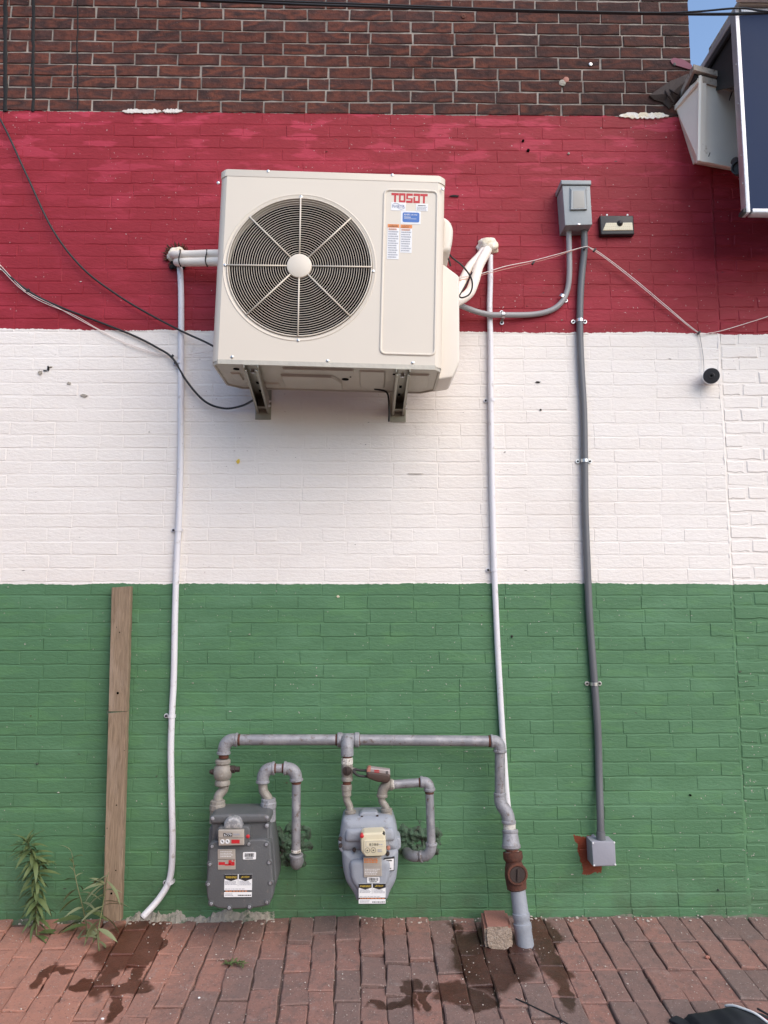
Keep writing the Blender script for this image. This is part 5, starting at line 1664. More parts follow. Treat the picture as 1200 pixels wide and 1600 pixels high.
def pale_meter():
    rng = random.Random(9)
    d = 0.285
    e = empty('gas_meter', P(580, 1412, 0.2), 'smaller pale blue-grey gas meter with rounded body, under the padlock', 'gas meter', 'gas meters')
    plate('upper_case', [(535, 1281), (545, 1278), (606, 1276.5), (614, 1280), (620, 1296), (623.5, 1318), (623, 1333), (533, 1335), (530, 1318), (531, 1298)], 0.085, 0.255, M['meterlight'], e, 0.025, 0.045, 6)
    plate('lower_case', [(533, 1330), (623, 1328), (622, 1358), (619, 1380), (609, 1398), (605, 1411), (557, 1413), (553, 1400), (540, 1381), (535, 1360)], 0.09, 0.262, M['meterlight'], e, 0.02, 0.040, 6)
    plate('flange', [(528, 1315), (531, 1311), (623, 1308.5), (626.5, 1313), (626.5, 1325), (618, 1333), (600, 1337), (560, 1338.5), (537, 1336), (529.5, 1328)], 0.13, 0.232, M['meterlight'], e, 0.006, 0.008)
    plate('diaphragm_bulge', [(545, 1345), (612, 1343), (609, 1375), (598, 1396), (564, 1398), (548, 1378)], 0.24, d, M['meterlight'], e, 0.03, 0.022, 5)
    plate('brow', [(540, 1296), (616, 1294), (618, 1316), (538, 1318)], 0.2, 0.268, M['meterlight'], e, 0.02, 0.02, 5)
    plate('top_plate', [(561, 1273), (566, 1269.5), (588, 1269), (591, 1273), (590, 1281), (563, 1283)], 0.15, 0.225, M['meterlight'], e, 0.006, 0.006)
    for (px, py) in [(565.5, 1276.5), (589.5, 1275)]:
        MB().lathe(P(px, py, 0.225), (0, -1, 0), [(-0.005, 0.006), (0.004, 0.0055)], 10).build('bolt', M['flash'], e)
    GE = GD + 0.05
    for (px, py) in [(547.5, 1272), (604, 1269)]:
        c = P(px, py, GE if px < 560 else GE)
        MB().lathe(c + Vector((0, 0, 0.018)), (0, 0, -1), [(0, 0.022), (0.003, 0.0265), (0.012, 0.0265), (0.014, 0.0235), (0.018, 0.027), (0.036, 0.027), (0.04, 0.024), (0.07, 0.026)], 14).build('union_nut', M['tan_pipe'], e)
    # index
    ih = plate('index_housing', [(563, 1306), (568, 1302), (598, 1300.5), (602, 1304), (604, 1333), (600, 1337.5), (571, 1339), (564, 1331)], 0.24, 0.335, M['index'], e, 0.008, 0.010, 4)
    plate('index_face', [(568.5, 1313), (602.5, 1311.5), (603.5, 1333), (600, 1337), (572, 1338), (568.5, 1333)], 0.33, 0.3385, M['index'], e, 0.004, 0.002)
    dd = 0.3394
    a, b = P(577, 1321.5, dd), P(591.5, 1317.5, dd)
    text_part('print', '8388', (a.x + b.x) / 2, (a.z + b.z) / 2, -dd, b.z - a.z, b.x - a.x, M['ink'], ih)
    R = []
    for (x0, y0, x1, y1) in [(571.5, 1315, 600, 1315.5), (571.5, 1323, 600, 1323.5), (571.5, 1315, 572, 1323.5), (592.5, 1318.5, 594.5, 1320.5), (595.5, 1318.5, 597.5, 1320.5)]:
        a, b = P(x0, y1, dd), P(x1, y0, dd)
        R.append((a.x, b.x, a.z, b.z))
    a, b = P(590, 1331.5, dd), P(597.5, 1326.5, dd)
    R += fine_print(a.x, b.x, a.z, b.z, 2, rng, 0.3)
    quads('print', R, -dd, M['greyink'], ih)
    for (px, py) in [(574, 1328.8), (583.3, 1328.5)]:
        c = P(px, py, dd)
        mb = MB().tube([c + Vector((math.cos(2 * PI * k / 20) * 0.0105, 0.0004, math.sin(2 * PI * k / 20) * 0.0105)) for k in range(20)], 0.0007, 5, closed=True)
        mb.lathe(c, (0, -1, 0), [(0, 0.003), (0.001, 0.003)], 10)
        mb.build('dial', M['ink'], ih)
    MB().lathe(P(565.5, 1306, 0.335), (0, -1, 0), [(-0.02, 0.0085), (0.004, 0.0085), (0.006, 0.005)], 16).build('seal_plug', M['redink'], e)
    MB().lathe(P(599.3, 1303, 0.330), (0, -1, 0), [(-0.02, 0.0065), (0.004, 0.006)], 14).build('seal_plug', M['ink'], e)
    for (px, py, m) in [(553.5, 1328, 'flash'), (607, 1325, 'lockpink'), (531.5, 1311, 'flash'), (532, 1321.5, 'flash'), (606, 1334, 'flash')]:
        MB().lathe(P(px, py, 0.262), (0, -1, 0), [(-0.01, 0.0085), (0.006, 0.008), (0.008, 0.005)], 10).build('bolt', M[m], e)
    bp = plate('badge_plate', [(567.5, 1340), (596, 1339), (596.5, 1369), (568.5, 1371)], 0.27, d + 0.006, M['plate'], e, 0.002, 0.001)
    dd = d + 0.0068
    a, b = P(569, 1348.5, dd), P(594, 1341, dd)
    quads('print', fine_print(a.x, b.x, a.z, b.z, 3, rng, 0.25), -dd, M['orange'], bp)
    a, b = P(570, 1367, dd), P(593, 1357, dd)
    quads('print', fine_print(a.x, b.x, a.z, b.z, 4, rng, 0.6), -dd, M['white'], bp)
    a, b = P(568, 1355, dd), P(596, 1354.3, dd)
    quads('print', [(a.x, b.x, a.z, b.z)], -dd, M['greyink'], bp)
    # square framed sticker (its code left blank)
    st = plate('square_label', [(599.5, 1342), (616.5, 1340), (616, 1360.5), (599.5, 1362)], 0.24, 0.275, M['ink'], e, 0.001, 0.0004)
    plate('label_paper', [(600.7, 1343.2), (615.4, 1341.5), (615, 1359.4), (600.7, 1360.8)], 0.272, 0.2757, M['white'], st, 0.001, 0.0002)
    a, b = P(603, 1345.5, 0.2763), P(613, 1343.5, 0.2763)
    quads('print', fine_print(a.x, b.x, a.z, b.z, 1, rng, 0.0), -0.2763, M['ink'], st)
    a, b = P(602, 1358, 0.2763), P(614, 1356, 0.2763)
    quads('print', fine_print(a.x, b.x, a.z, b.z, 1, rng, 0.0), -0.2763, M['ink'], st)
    barcode(e, 573.5, 1370.5, 593, 1379.5, d + 0.0025, rng)
    warning_label(e, 560.5, 1380.5, 602.5, 1413, d + 0.0022, rng)
pale_meter()

def outlet_left():
    e = empty('gas_outlet_pipe', P(462, 1350, 0.05), 'grey outlet pipe arching from the dark meter down into the wall', 'gas pipe', 'meter outlet pipes')
    g = GD + 0.02
    seg(e, 'offset_pipe', [(419.5, 1256, g), (418.5, 1247, g), (412, 1237, g), (410.5, 1224, g)], 7.2, 'tan_pipe')
    elbow(e, (410.5, 1222, g), (410, 1200, g), (428, 1200.5, g), 9.2, 'gasfit')
    collar(e, 430, 1200.5, g, (1, 0, 0), 7.6, 0.010, 'rust', 'rust_ring')
    seg(e, 'nipple', [(426, 1200.5, g), (445, 1200.5, g)], 6.8, 'gaspipe')
    collar(e, 442.5, 1200.5, g, (1, 0, 0), 7.6, 0.010, 'rust', 'rust_ring')
    elbow(e, (445, 1200.5, g), (463, 1200, g), (463, 1219, g), 9.2, 'gasfit')
    collar(e, 463, 1223, g, (0, 0, 1), 7.6, 0.012, 'rust', 'rust_ring')
    seg(e, 'down_pipe', [(463, 1220, g), (462.5, 1332, g)], 7.0, 'gaspipe')
    collar(e, 462.5, 1329.5, g, (0, 0, 1), 7.8, 0.014, 'tape', 'thread_tape')
    elbow(e, (463, 1336, g), (463, 1356, g), (464, 1345, 0.012), 9.4, 'gasfit')
outlet_left()
def outlet_right():
    e = empty('gas_outlet_pipe', P(640, 1336, 0.05), 'grey outlet pipe looping from the pale meter into the wall', 'gas pipe', 'meter outlet pipes')
    g = GD + 0.05
    seg(e, 'offset_pipe', [(604, 1268, g), (603, 1261, g), (597, 1252, g), (596.5, 1243, g)], 5.6, 'tan_pipe')
    elbow(e, (597, 1244, g), (597, 1225, g), (612, 1226, g), 7.6, 'tan_pipe')
    collar(e, 614.5, 1226, g, (1, 0, 0.05), 7.2, 0.010, 'tape', 'thread_tape')
    seg(e, 'nipple', [(612, 1226, g), (657, 1222.5, g)], 6.7, 'gaspipe')
    collar(e, 655.5, 1222.6, g, (1, 0, 0.05), 7.2, 0.010, 'rust', 'rust_ring')
    elbow(e, (658, 1222, g), (671, 1221, g), (671, 1234, g), 8.0, 'gasfit')
    collar(e, 671, 1238.5, g, (0, 0, 1), 7.0, 0.012, 'rust', 'rust_ring')
    seg(e, 'down_pipe', [(671, 1236, g), (674, 1318, g)], 6.6, 'gaspipe')
    elbow(e, (674, 1318, g), (674.5, 1338, g), (658, 1338, g - 0.02), 8.0, 'gasfit')
    collar(e, 656.5, 1338, g - 0.02, (1, -0.2, 0), 7.0, 0.014, 'rust', 'rust_ring')
    elbow(e, (655, 1338, g - 0.02), (640, 1339, g - 0.03), (636, 1332, 0.010), 8.0, 'gasfit', lip=False)
outlet_right()

def padlock():
    e = empty('padlock', P(590, 1215, 0.2), 'brown padlock hanging sideways from the valve of the pale meter', 'padlock')
    d0, d1 = 0.182, 0.232
    plate('body', [(572.5, 1205), (610, 1210), (610, 1219), (606, 1224.5), (590, 1222.5), (572.5, 1216)], d0, d1, M['lockbody'], e, 0.010, 0.010, 4)
    plate('face', [(578, 1199.5), (609.5, 1203.5), (610, 1215), (577, 1209)], d0 + 0.004, d1 - 0.006, M['lockface'], e, 0.004, 0.006)
    plate('end_cap', [(572.5, 1203), (575, 1199), (580, 1199), (579, 1211), (573, 1211)], d0 + 0.003, d1 - 0.004, M['lockpink'], e, 0.006, 0.006)
    a, b = P(585, 1207.5, d1 - 0.0055), P(593, 1202.5, d1 - 0.0055)
    quads('print', fine_print(a.x, b.x, a.z, b.z, 2, random.Random(1), 0.2), -(d1 - 0.0052), M['redink'], e)
    quads('print', fine_print(P(603, 1210, d1).x, P(607, 1205, d1).x, P(603, 1210, d1).z, P(607, 1205, d1).z, 3, random.Random(2), 0.3), -(d1 - 0.0052), M['ink'], e)
    g = 0.207
    pts = crom([P(*q) for q in [(575, 1204, g), (562, 1203.5, g), (555.5, 1202, g + 0.004), (552.5, 1204.5, g + 0.014), (554, 1208, g + 0.016), (561, 1212, g + 0.010), (575, 1213.5, g)]], 6)
    MB().tube(pts, 0.0055, 10).build('shackle', M['rubber'], e, smooth=180)
padlock()

# ------------------------------------------------------------------ timber, block, odds and ends on the ground
def board():
    rng = random.Random(6)
    e = empty('timber_board', P(176, 1437, 0.08), 'weathered brown timber board leaning upright against the green band', 'board')
    def run(y0, y1, nm):
        n = 40
        rg = []
        for i in range(n + 1):
            t = i / n
            py = y0 + (y1 - y0) * t
            f = (py - 917) / (1437 - 917)
            d = 0.046 + 0.085 * f
            lx = 174.5 + (160.5 - 174.5) * f
            rx = 204.0 + (188.5 - 204.0) * f
            a, b = P(lx, py, d), P(rx, py, d)
            w = mnoise.noise(Vector((3, py * 0.06, 0))) * 0.0022 + mnoise.noise(Vector((3, py * 0.25, 5))) * 0.0012
            b.x += w
            a.x += mnoise.noise(Vector((9, py * 0.05, 0))) * 0.0012
            th = 0.036
            c = 0.002
            rg.append([Vector((a.x + c, a.y, a.z)), Vector((b.x - c, b.y, b.z)), Vector((b.x, b.y + c, b.z)), Vector((b.x, b.y + th, b.z)), Vector((a.x, a.y + th, a.z)), Vector((a.x, a.y + c, a.z))])
        for r in rg[:1]:
            r[1].z += 0.006
            r[2].z += 0.006
            r[3].z += 0.006
        MB().rings(rg).build(nm, M['wood'], e, smooth=30)
    run(918, 1111.5, 'upper_length')
    run(1114.2, 1439, 'lower_length')
    # the painted strip showing in the split
    MB().box((P(182.5, 1113, 0.06)), (0.085, 0.03, 0.020), 0).build('split_core', M['lump'], e)
    for (px, py, r) in [(184, 1083, 0.006), (187, 988, 0.003), (182, 1258, 0.003), (181, 1360, 0.003), (174, 1396, 0.005)]:
        f = (py - 917) / 520
        MB().lathe(P(px, py, 0.046 + 0.085 * f), (0, -1, 0), [(-0.006, r), (0.0006, r)], 12).build('nail_hole', M['hole'], e)
board()

def stone_block():
    rng = random.Random(12)
    bl = empty('paving_block', G(781, 1484), 'broken red paving block beside the base of the gas pipe', 'block')
    base = G(781, 1483)
    yf, yb = base.y, base.y + 0.205
    xl, xr = G(760, 1483).x, G(803, 1483).x
    zt = P(781, 1450, -yf).z
    bm = bmesh.new()
    bmesh.ops.create_cube(bm, size=1)
    bmesh.ops.scale(bm, vec=(xr - xl, yb - yf, zt - base.z + 0.012), verts=bm.verts)
    bmesh.ops.bevel(bm, geom=bm.edges[:], offset=0.012, segments=2, affect='EDGES')
    bmesh.ops.subdivide_edges(bm, edges=bm.edges[:], cuts=3, use_grid_fill=True)
    cx, cy, cz = (xl + xr) / 2, (yf + yb) / 2, (zt + base.z - 0.012) / 2
    vt, ft, ff = [], [], []
    for v in bm.verts:
        q = v.co.copy()
        wq = Vector((cx, cy, cz)) + q
        wq.x += 0.010 * (q.y / 0.18)
        front = max(0, min(1, (-q.y - 0.06) / 0.03))
        wq += mnoise.noise_vector(wq * 35) * (0.0015 + 0.007 * front)
        if q.z < -0.03 and front > 0:
            wq.z += 0.010 * mnoise.noise(Vector((wq.x * 40, 0, 3))) * front
        vt.append(wq)
    bm.faces.ensure_lookup_table()
    for f in bm.faces:
        (ff if f.calc_center_median().y < -0.075 else ft).append([v.index for v in f.verts])
    bm.free()
    for nm, fl, mt_ in (('block_body', ft, 'block'), ('broken_face', ff, 'blockrough')):
        used = sorted({i for f in fl for i in f})
        ix = {v: k for k, v in enumerate(used)}
        MB().add([vt[i] for i in used], [[ix[i] for i in f] for f in fl]).build(nm, M[mt_], bl, smooth=40)
stone_block()

def cloth_bundle():
    e = empty('garment', G(1140, 1610), 'black cloth garment with white piping and red stripe at lower right', 'clothing')
    o = G(1130, 1612)
    ax = Vector((1, 0, 0))
    def sheet(nm, f, u0, u1, v0, v1, nu, nv, mat):
        vs_ = [f(u0 + (u1 - u0) * i / nu, v0 + (v1 - v0) * j / nv) for i in range(nu + 1) for j in range(nv + 1)]
        fs = [(i * (nv + 1) + j, i * (nv + 1) + j + 1, (i + 1) * (nv + 1) + j + 1, (i + 1) * (nv + 1) + j) for i in range(nu) for j in range(nv)]
        return MB().add(vs_, fs).build(nm, M[mat], e, smooth=180)
    x0, x1 = G(1072, 1600).x, G(1215, 1600).x
    ridge = [(0.0, 0.010), (0.06, 0.052), (0.2, 0.064), (0.36, 0.086), (0.46, 0.096), (0.62, 0.086), (0.8, 0.06), (1.0, 0.012)]
    def prof(u):
        for (a, b), (c, d) in zip(ridge, ridge[1:]):
            if u <= c:
                t = (u - a) / (c - a)
                t = t * t * (3 - 2 * t)
                return b + (d - b) * t
        return ridge[-1][1]
    yb, yf = G(1130, 1600).y + 0.02, G(1130, 1600).y - 0.34
    def hgt(u, v):
        h = prof(u) * max(0.0, math.sin(PI * min(1, max(0, 0.06 + 0.94 * v)))) ** 0.55
        h += 0.010 * mnoise.noise(Vector((u * 4, v * 5, 2))) * math.sin(PI * u) * math.sin(PI * v)
        return h
    def f(u, v, dz=0):
        x = x0 + (x1 - x0) * u
        y = yb + (yf - yb) * v
        return Vector((x, y, gz(y) + 0.004 + hgt(u, v) + dz))
    sheet('body', lambda u, v: f(u, v), 0, 1, 0, 1, 40, 28, 'cloth')
    # red stripe and white piping running off the ridge to the right
    def stripe(u, v):
        uu = 0.53 + 0.36 * v + (u - 0.5) * 0.15
        vv = 0.02 + 0.50 * v + (u - 0.5) * -0.02
        return f(min(uu, 0.995), max(0.0, vv), 0.0035)
    sheet('red_stripe', stripe, 0, 1, 0, 1, 6, 24, 'clothred')
    p = [stripe(-0.05, k / 24) + Vector((0, 0, 0.003)) for k in range(25)]
    MB().tube(p, 0.0048, 8).build('piping', M['clothwhite'], e, smooth=180)
    p = [stripe(1.15, 0.25 + 0.75 * k / 24) + Vector((0.012, 0, 0.010)) for k in range(25)]
    MB().tube(p, 0.004, 8).build('cord', M['cloth'], e, smooth=180)
    def wing(u, v):
        x = x1 - 0.055 + 0.14 * u
        y = yb - 0.02 - 0.25 * v
        return Vector((x, y, gz(y) + 0.006 + 0.035 * math.sin(PI * u) * math.sin(PI * (0.1 + 0.9 * v))))
    sheet('white_panel', wing, 0, 1, 0, 1, 10, 10, 'clothwhite')
    g = G(1062, 1599)
    MB().box(g + Vector((0, -0.01, 0.008)), (0.05, 0.07, 0.012), 0.004, Euler((0, 0, 0.6))).build('strap_end', M['cloth'], e)
cloth_bundle()

def ground_wire():
    p = crom([G(*q) + Vector((0, 0, 0.006)) for q in [(806, 1563), (822, 1570), (845, 1581), (868, 1592), (884, 1601), (900, 1612)]], 5)
    tag(MB().tube(p, 0.0028, 8).build('loose_wire', M['rubber'], None, smooth=180), 'thin black wire lying on the paving near the bottom', 'wire')
ground_wire()

def grit():
    rng = random.Random(31)
    mb = MB()
    def pebble(c, r):
        bmx = bmesh.new()
        bmesh.ops.create_icosphere(bmx, subdivisions=1, radius=1)
        s = Vector((rng.uniform(0.7, 1.4), rng.uniform(0.7, 1.4), rng.uniform(0.4, 0.9)))
        mb.add([c + Vector((v.co.x * s.x, v.co.y * s.y, v.co.z * s.z)) * r for v in bmx.verts], [[v.index for v in f.verts] for f in bmx.faces])
        bmx.free()
    for k in range(1300):
        y = -rng.random() ** 1.3 * 1.25 - 0.01
        x = rng.uniform(-2.0, 2.0)
        pebble(Vector((x, y, gz(y) + 0.003)), rng.choice([0.0012, 0.0016, 0.002, 0.0028]) * rng.uniform(0.8, 1.3))
    for k in range(160):
        x = rng.uniform(-2.0, 2.0)
        y = -rng.uniform(0.005, 0.06)
        pebble(Vector((x, y, gz(y) + 0.005)), rng.uniform(0.0025, 0.007))
    tag(mb.build('grit', M['grit'], None, smooth=30), 'pale grit and mortar crumbs scattered over the paving', 'grit', kind='stuff')
    for (px, py, r, m, lb) in [(1105, 1498, 0.011, 'lockpink', 'small red brick chip lying on the paving at right'), (710, 1561, 0.006, 'grit', None)]:
        if lb:
            mb = MB()
            pebble(G(px, py) + Vector((0, 0, 0.007)), r)
            tag(mb.build('brick_chip', M[m], None, smooth=20), lb, 'stone')
    mb = MB()
    for (px, py, r) in [(311, 1561, 0.0075), (160, 1594, 0.0075)]:
        mb = MB()
        pebble(G(px, py) + Vector((0, 0, 0.005)), r)
        tag(mb.build('white_pebble', M['white'], None, smooth=60), 'white pebble on the paving below the %s' % ('small green sprig' if px > 300 else 'damp stain at the bottom edge'), 'stone')
grit()

# ------------------------------------------------------------------ weeds
def leaf_mesh(name, L, W, droop, mat, fold=0.25):
    vs_, fs = [], []
    n = 5
    for i in range(n + 1):
        t = i / n
        w = W * (math.sin(PI * min(1, t * 0.95 + 0.05)) ** 0.8) * (1 - 0.25 * t)
        z = -droop * t * t * L
        x = L * t
        vs_ += [(x, -w / 2, z + fold * w * 0.5), (x, 0, z), (x, w / 2, z + fold * w * 0.5)]
    for i in range(n):
        for j in range(2):
            fs.append((i * 3 + j, i * 3 + j + 1, (i + 1) * 3 + j + 1, (i + 1) * 3 + j))
    me, _ = MB().add(vs_, fs).mesh(name, mat, 180, recenter=False)
    return me
def weed(name, stems, label, leaves, rng, group='weeds by the wall'):
    base = stems[0][0]
    e = empty(name, base, label, 'weed', group)
    for st in stems:
        p = crom(st, 5)
        MB().tube(p, [0.0038 * (1 - 0.6 * i / len(p)) for i in range(len(p))], 7).build('stem', M['stem'], e, smooth=180)
    for (pos, az, el, me, sc) in leaves(stems):
        place('leaf', me, pos, e, Euler((rng.uniform(-0.4, 0.4), -el, az)), (sc, sc, sc))
    return e
def weeds():
    rng = random.Random(14)
    LA = [leaf_mesh('leaf', 0.095, 0.023, rng.uniform(0.25, 0.7), M['leaf']) for _ in range(5)]
    LB = [leaf_mesh('leaf', 0.115, 0.030, rng.uniform(0.2, 0.7), M['leafpale']) for _ in range(4)]
    LC = [leaf_mesh('leaf', 0.125, 0.044, rng.uniform(0.2, 0.5), M['leaf']) for _ in range(3)]
    dpl = 0.13
    b = G(57, 1463)
    db = -b.y
    st1 = [b, P(57, 1430, db - 0.01), P(58.5, 1400, db - 0.02), P(57, 1370, db - 0.03), P(54, 1345, db - 0.02), P(47, 1325, db), P(41, 1314, db + 0.02)]
    def lv1(stems):
        p = crom(stems[0], 20)
        n = len(p)
        out = []
        for i in range(120):
            t = 0.10 + 0.90 * (i / 119) ** 0.92
            q = p[min(n - 1, int(t * (n - 1)))]
            az = i * 2.4 + rng.uniform(-0.3, 0.3)
            sc = (0.95 if t < 0.75 else 0.95 - (t - 0.75) * 1.1) * rng.uniform(0.65, 1.2)
            el = -0.45 + 0.7 * t + rng.uniform(-0.5, 0.45) + (0.6 if t > 0.92 else 0)
            out.append((q, az, el, LA[rng.randrange(5)], sc))
        for k, (px, py, az, s) in enumerate([(58, 1462, -0.5, 0.95), (60, 1458, 0.35, 1.0), (56, 1465, -2.4, 0.6)]):
            out.append((P(px, py, db), az, 0.05, LC[k % 3], s))
        return out
    weed('tall_weed', [st1], 'tall leafy green weed at far left, bushy along its stem', lv1, rng)
    b = G(136, 1462)
    db = -b.y
    st2 = [[b, P(134, 1440, db), P(128, 1412, db + 0.01), P(121, 1385, db), P(116.5, 1362, db - 0.02), P(112, 1332, db - 0.03)]]
    def lv2(stems):
        p = crom(stems[0], 20)
        n = len(p)
        out = []
        for i in range(18):
            t = 0.10 + 0.9 * i / 17
            q = p[min(n - 1, int(t * (n - 1)))]
            az = PI + rng.uniform(-1.0, 1.0) if i % 2 else rng.uniform(-1.2, 1.2)
            sc = rng.uniform(0.55, 0.95) * (1 if t < 0.6 else 0.6)
            el = rng.uniform(-0.4, 0.3) + (0.9 if t > 0.7 else 0)
            out.append((q, az, el, (LB if rng.random() < 0.7 else LC)[rng.randrange(3)], sc))
        for (px, py, az, el, s) in [(132, 1440, 3.0, -0.1, 1.1), (128, 1436, 3.3, 0.25, 1.0), (130, 1444, 2.6, -0.25, 1.25), (134, 1450, -2.2, -0.5, 1.0)]:
            out.append((P(px, py, db), az, el, LC[0] if px % 4 == 0 else LB[1], s))
        return out
    weed('straggly_weed', st2, 'pale straggly weed between the tall weed and the timber board', lv2, rng)
    b = G(155, 1486)
    db = -b.y
    st3 = [[b, P(153, 1460, db), P(158, 1430, db - 0.01), P(163, 1400, db - 0.02), P(166, 1378, db - 0.02), P(170, 1362, db - 0.02)]]
    def lv3(stems):
        p = crom(stems[0], 20)
        n = len(p)
        out = []
        for i in range(18):
            t = 0.12 + 0.8 * i / 17
            q = p[min(n - 1, int(t * (n - 1)))]
            az = PI + rng.uniform(-0.9, 0.9) if i % 3 else rng.uniform(-0.7, 0.7)
            out.append((q, az, rng.uniform(-0.6, 0.2), LB[rng.randrange(4)], rng.uniform(0.6, 1.1)))
        for (az, el, s) in [(2.7, 0.25, 0.85), (3.0, -0.05, 0.9), (3.4, 0.05, 0.8), (3.3, -0.35, 0.85), (2.9, 0.5, 0.7)]:
            out.append((P(163.5, 1381, db - 0.02), az, el, LB[0], s))
        out.append((P(163, 1415, db - 0.02), 0.2, 0.35, LB[2], 0.9))
        return out
    weed('straggly_weed', st3, 'pale straggly weed right against the foot of the timber board', lv3, rng)
    b = G(352, 1506)
    sp = [[b, b + Vector((0.05, -0.015, 0.012)), b + Vector((0.085, -0.035, 0.008))]]
    LD = [leaf_mesh('leaf', 0.022, 0.006, 0.3, M['leaf']) for _ in range(3)]
    def lv4(stems):
        p = crom(stems[0], 12)
        return [(p[min(len(p) - 1, int(rng.random() * len(p)))] + Vector((0, 0, 0.004)), rng.uniform(0, 6.28), rng.uniform(-0.1, 0.5), LD[rng.randrange(3)], rng.uniform(0.8, 1.6)) for _ in range(46)]
    weed('weed_sprig', sp, 'small dark green sprig lying in a paving joint below the dark meter', lv4, rng, 'sprigs')
weeds()

# ------------------------------------------------------------------ shopfront sign, cornice end and eave at the upper right
def shop_sign():
    DF = 0.43
    tl, bl = P(1147, 14, DF), P(1165, 333, DF)
    x0 = (tl.x + bl.x) / 2
    e = empty('shop_sign', (x0 + 0.6, -0.2, bl.z), 'dark navy sign box with bright aluminium edging at the upper right', 'sign')
    x1 = x0 + 1.5
    z0, z1 = bl.z, tl.z
    MB().box(((x0 + x1) / 2, -DF + 0.02, (z0 + z1) / 2), (x1 - x0 - 0.03, 0.036, z1 - z0 - 0.03), 0.001).build('panel', M['signblue'], e, smooth=0)
    w = 0.020
    MB().box((x0 + w / 2, -DF + 0.018, (z0 + z1) / 2), (w, 0.052, z1 - z0), 0.003).build('edge_trim', M['alu'], e)
    MB().box(((x0 + x1) / 2 + w, -DF + 0.018, z0 + w / 2), (x1 - x0 - w, 0.052, w), 0.003).build('edge_trim', M['alu'], e)
    MB().box(((x0 + x1) / 2 + w, -DF + 0.018, z1 - w / 2), (x1 - x0 - w, 0.052, w), 0.003).build('edge_trim', M['alu'], e)
    MB().box((x0 - 0.002, -DF + 0.022, z0 + 0.012), (0.020, 0.05, 0.022), 0.004, Euler((0, 0.3, 0))).build('corner_clip', M['signdark'], e)
    for py in (99, 160, 241, 285, 325):
        q = P(1150, py, DF)
        MB().lathe((x0 - 0.001, -DF + 0.010, q.z), (-1, 0, 0), [(0, 0.005), (0.003, 0.004)], 10).build('screw', M['steel'], e)
    # upper side return of the box, dark inside its bright top rail
    zb = P(1083, 112, 0.0).z - 0.30
    za, zf = P(1072, 140, 0.05).z, P(1149, 131, DF - 0.03).z
    prof = [(-0.02, za), (-DF + 0.03, zf - 0.004), (-DF + 0.03, z1 - 0.03), (-0.02, z1 - 0.03)]
    MB().rings([[Vector((x0 + 0.024, y, z)) for y, z in prof], [Vector((x0 + 0.036, y, z)) for y, z in prof]]).build('side_return', M['signdark'], e, smooth=0)
    MB().box((x0 + 0.022, -DF / 2 + 0.02, z1 - 0.018), (0.036, DF - 0.055, 0.036), 0.003).build('top_rail', M['alu'], e)
    MB().box((x0 + 0.012, -DF / 2 + 0.02, z1 - 0.058), (0.014, DF - 0.055, 0.030), 0.002).build('inner_rail', M['signdark'], e)
    MB().box((x0 + 0.75, -DF / 2 + 0.02, z1 - 0.012), (1.46, DF - 0.07, 0.008), 0.0).build('roof_sheet', M['signdark'], e, smooth=0)
shop_sign()

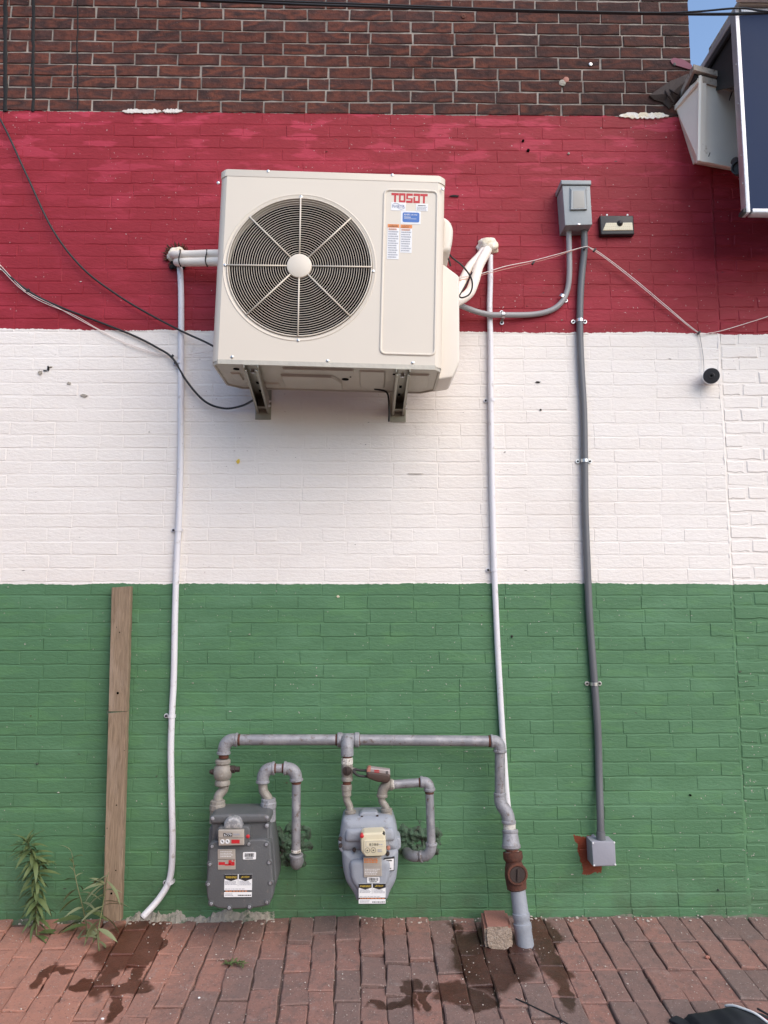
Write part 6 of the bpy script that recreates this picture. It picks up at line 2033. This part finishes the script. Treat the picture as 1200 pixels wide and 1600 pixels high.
def cornice_end():
    e = empty('cornice_end', P(1085, 256, 0.05), 'aged cream boxed end of a shopfront cornice tucked behind the sign', 'cornice')
    A = P(1055, 167, 0.0)
    B = P(1084, 256, 0.0)
    C = P(1092, 252, 0.165)
    T = P(1094, 122, 0.185)
    dx = 0.46
    C2 = C + Vector((dx, 0.13, 0))
    T2 = T + Vector((dx, 0.15, 0))
    A2, B2 = Vector((T2.x + 0.05, 0, T2.z)), Vector((C2.x + 0.05, 0, C2.z))
    A0 = Vector((A.x, 0.0, A.z))
    mb = MB()
    mb.add([A0, B, C, T, T2, C2, B2, A2], [(0, 1, 2, 3), (3, 2, 5, 4), (4, 5, 6, 7), (0, 3, 4, 7), (1, 6, 5, 2), (0, 7, 6, 1)])
    mb.build('box', M['cornice'], e, smooth=0)
    def strip(p, q, w, th, nrm, mat='cornice', nm='trim'):
        ax = (q - p)
        L_ = ax.length
        ax.normalize()
        nrm = (nrm - ax * nrm.dot(ax)).normalized()
        sd_ = ax.cross(nrm)
        vs_ = []
        for a in (p - ax * 0.004, q + ax * 0.004):
            for s1 in (-1, 1):
                for s2 in (-0.6, 1):
                    vs_.append(a + sd_ * s1 * w / 2 + nrm * s2 * th)
        MB().add(vs_, [(0, 1, 3, 2), (4, 6, 7, 5), (0, 4, 5, 1), (2, 3, 7, 6), (1, 5, 7, 3), (0, 2, 6, 4)]).build(nm, M[mat], e, smooth=0)
    nl = (C - B).cross(T - B).normalized()
    if nl.x > 0:
        nl = -nl
    nf = (C2 - C).cross(T - C).normalized()
    if nf.y > 0:
        nf = -nf
    strip(T + Vector((0.010, 0.002, 0)), C + Vector((0.010, 0.002, 0)), 0.040, 0.010, nf, nm='corner_post')
    strip(T + nl * 0.001, C + nl * 0.001, 0.034, 0.008, nl, nm='corner_post')
    strip(A0 + (T - A0) * 0.03 + Vector((0, -0.004, -0.012)), T + Vector((-0.01, 0, -0.015)), 0.030, 0.008, nl)
    strip(A0 + Vector((0.006, -0.012, 0)), B + Vector((0.0, -0.012, 0.0)), 0.026, 0.008, nl)
    strip(C + Vector((0.01, 0, 0.012)), C2 + Vector((0, 0, 0.012)), 0.030, 0.009, nf)
    strip(T + Vector((0.01, 0, -0.012)), T2 + Vector((0, 0, -0.012)), 0.034, 0.009, nf, 'cornicewood')
    strip(T + (T2 - T) * 0.42 + Vector((0, 0, -0.03)), C + (C2 - C) * 0.12 + Vector((0, 0, 0.03)), 0.005, 0.002, nf, 'flash', 'panel_seam')
    # projecting top board; the shadow gap below it is painted in as a black piece
    z = P(1060, 155, 0.0).z
    a, b = P(1062, 152, 0.0), P(1084, 108, 0.225)
    zt = (a.z + b.z) / 2
    c = b + Vector((dx, 0.15, 0))
    poly = [Vector((a.x, 0.0)), Vector((b.x, b.y)), Vector((c.x, c.y)), Vector((c.x, 0.0))]
    MB().rings([[Vector((q.x, q.y, zt - 0.004)) for q in poly], [Vector((q.x, q.y, zt + 0.026)) for q in poly]]).build('top_board', M['cornicewood'], e, smooth=0)
    ip = [Vector((a.x + 0.02, 0.0)), Vector((b.x + 0.015, b.y + 0.03)), Vector((c.x, c.y + 0.03)), Vector((c.x, 0.0))]
    MB().rings([[Vector((q.x, q.y, T.z - 0.01)) for q in ip], [Vector((q.x, q.y, zt - 0.004)) for q in ip]]).build('shadow_gap', M['signdark'], e, smooth=0)
cornice_end()

def flashing():
    e = empty('rusty_flashing', P(1045, 150, 0.01), 'crumpled dark rusty flashing nailed to the bare brick beside the cornice', 'flashing')
    pts = [(1014, 150), (1028, 140), (1046, 128), (1056, 124), (1074, 116), (1078, 122), (1066, 146), (1058, 156), (1046, 170), (1036, 160), (1022, 156)]
    p = [P(x, y, 0.012) for x, y in pts]
    c = P(1048, 146, 0.035)
    top = []
    for q in p:
        top.append(q + Vector((0, -0.010 * abs(mnoise.noise(q * 30)) * 2, 0)))
    mb = MB()
    n = len(p)
    vs_ = [q + Vector((0, 0.012, 0)) for q in p] + top + [c]
    fs = [(k, (k + 1) % n, n + (k + 1) % n, n + k) for k in range(n)] + [(n + k, n + (k + 1) % n, 2 * n) for k in range(n)]
    mb.add(vs_, fs).build('sheet', M['flash'], e, smooth=0)
    for (a, b) in [((1040, 142), (1052, 160)), ((1047, 140), (1060, 148))]:
        MB().tube([P(a[0], a[1], 0.03), P((a[0] + b[0]) / 2, (a[1] + b[1]) / 2, 0.046), P(b[0], b[1], 0.036)], 0.006, 6).build('fold', M['flash'], e)
    # maroon smear above
    poly = round_poly(pxpoly([(1047, 93), (1053, 90), (1068, 93), (1082, 102), (1080, 109), (1066, 105), (1050, 100)], 0.010), 0.012)
    MB().rings([[Vector((q.x, -0.002, q.y)) for q in poly], [Vector((q.x, -0.0105, q.y)) for q in poly]]).build('paint_smear', M['maroon'], WALL, smooth=0)
flashing()

def wall_camera():
    e = empty('floodlight', P(1148, 262, 0.3), 'small dark grey lamp head peeking out behind the sign edge', 'lamp')
    c = P(1146, 266, 0.33)
    MB().lathe(c + Vector((0.05, 0.03, 0.01)), (-0.55, -0.8, -0.12), [(0, 0.022), (0.02, 0.030), (0.055, 0.033), (0.068, 0.034), (0.068, 0.028), (0.056, 0.024), (0.056, 0.010)], 22).build('head', M['signdark'], e)
    MB().lathe(c + Vector((0.045, 0.03, 0.042)), (-0.7, -0.6, 0.1), [(0, 0.018), (0.05, 0.020), (0.055, 0.016)], 16).build('bracket', M['flash'], e)
    MB().tube([c + Vector((0.03, 0.03, 0.01)), c + Vector((0.09, 0.04, 0.02)), c + Vector((0.10, -0.07, 0.02))], 0.010, 8).build('arm', M['signdark'], e)
wall_camera()

def eave():
    e = empty('eave', P(1190, 0, 0.3), 'beige eave corner with white gutter above the sign', 'eave')
    a = P(1149, 11, 0.45)
    z = a.z + 0.010
    MB().box((a.x + 0.62, -0.28, z + 0.02), (1.2, 0.34, 0.030), 0.003, Euler((0, 0, 0))).build('soffit', M['cornicewood'], e)
    MB().box((a.x + 0.62, -0.470, z + 0.06), (1.24, 0.03, 0.10), 0.004).build('fascia', M['cornice'], e)
eave()
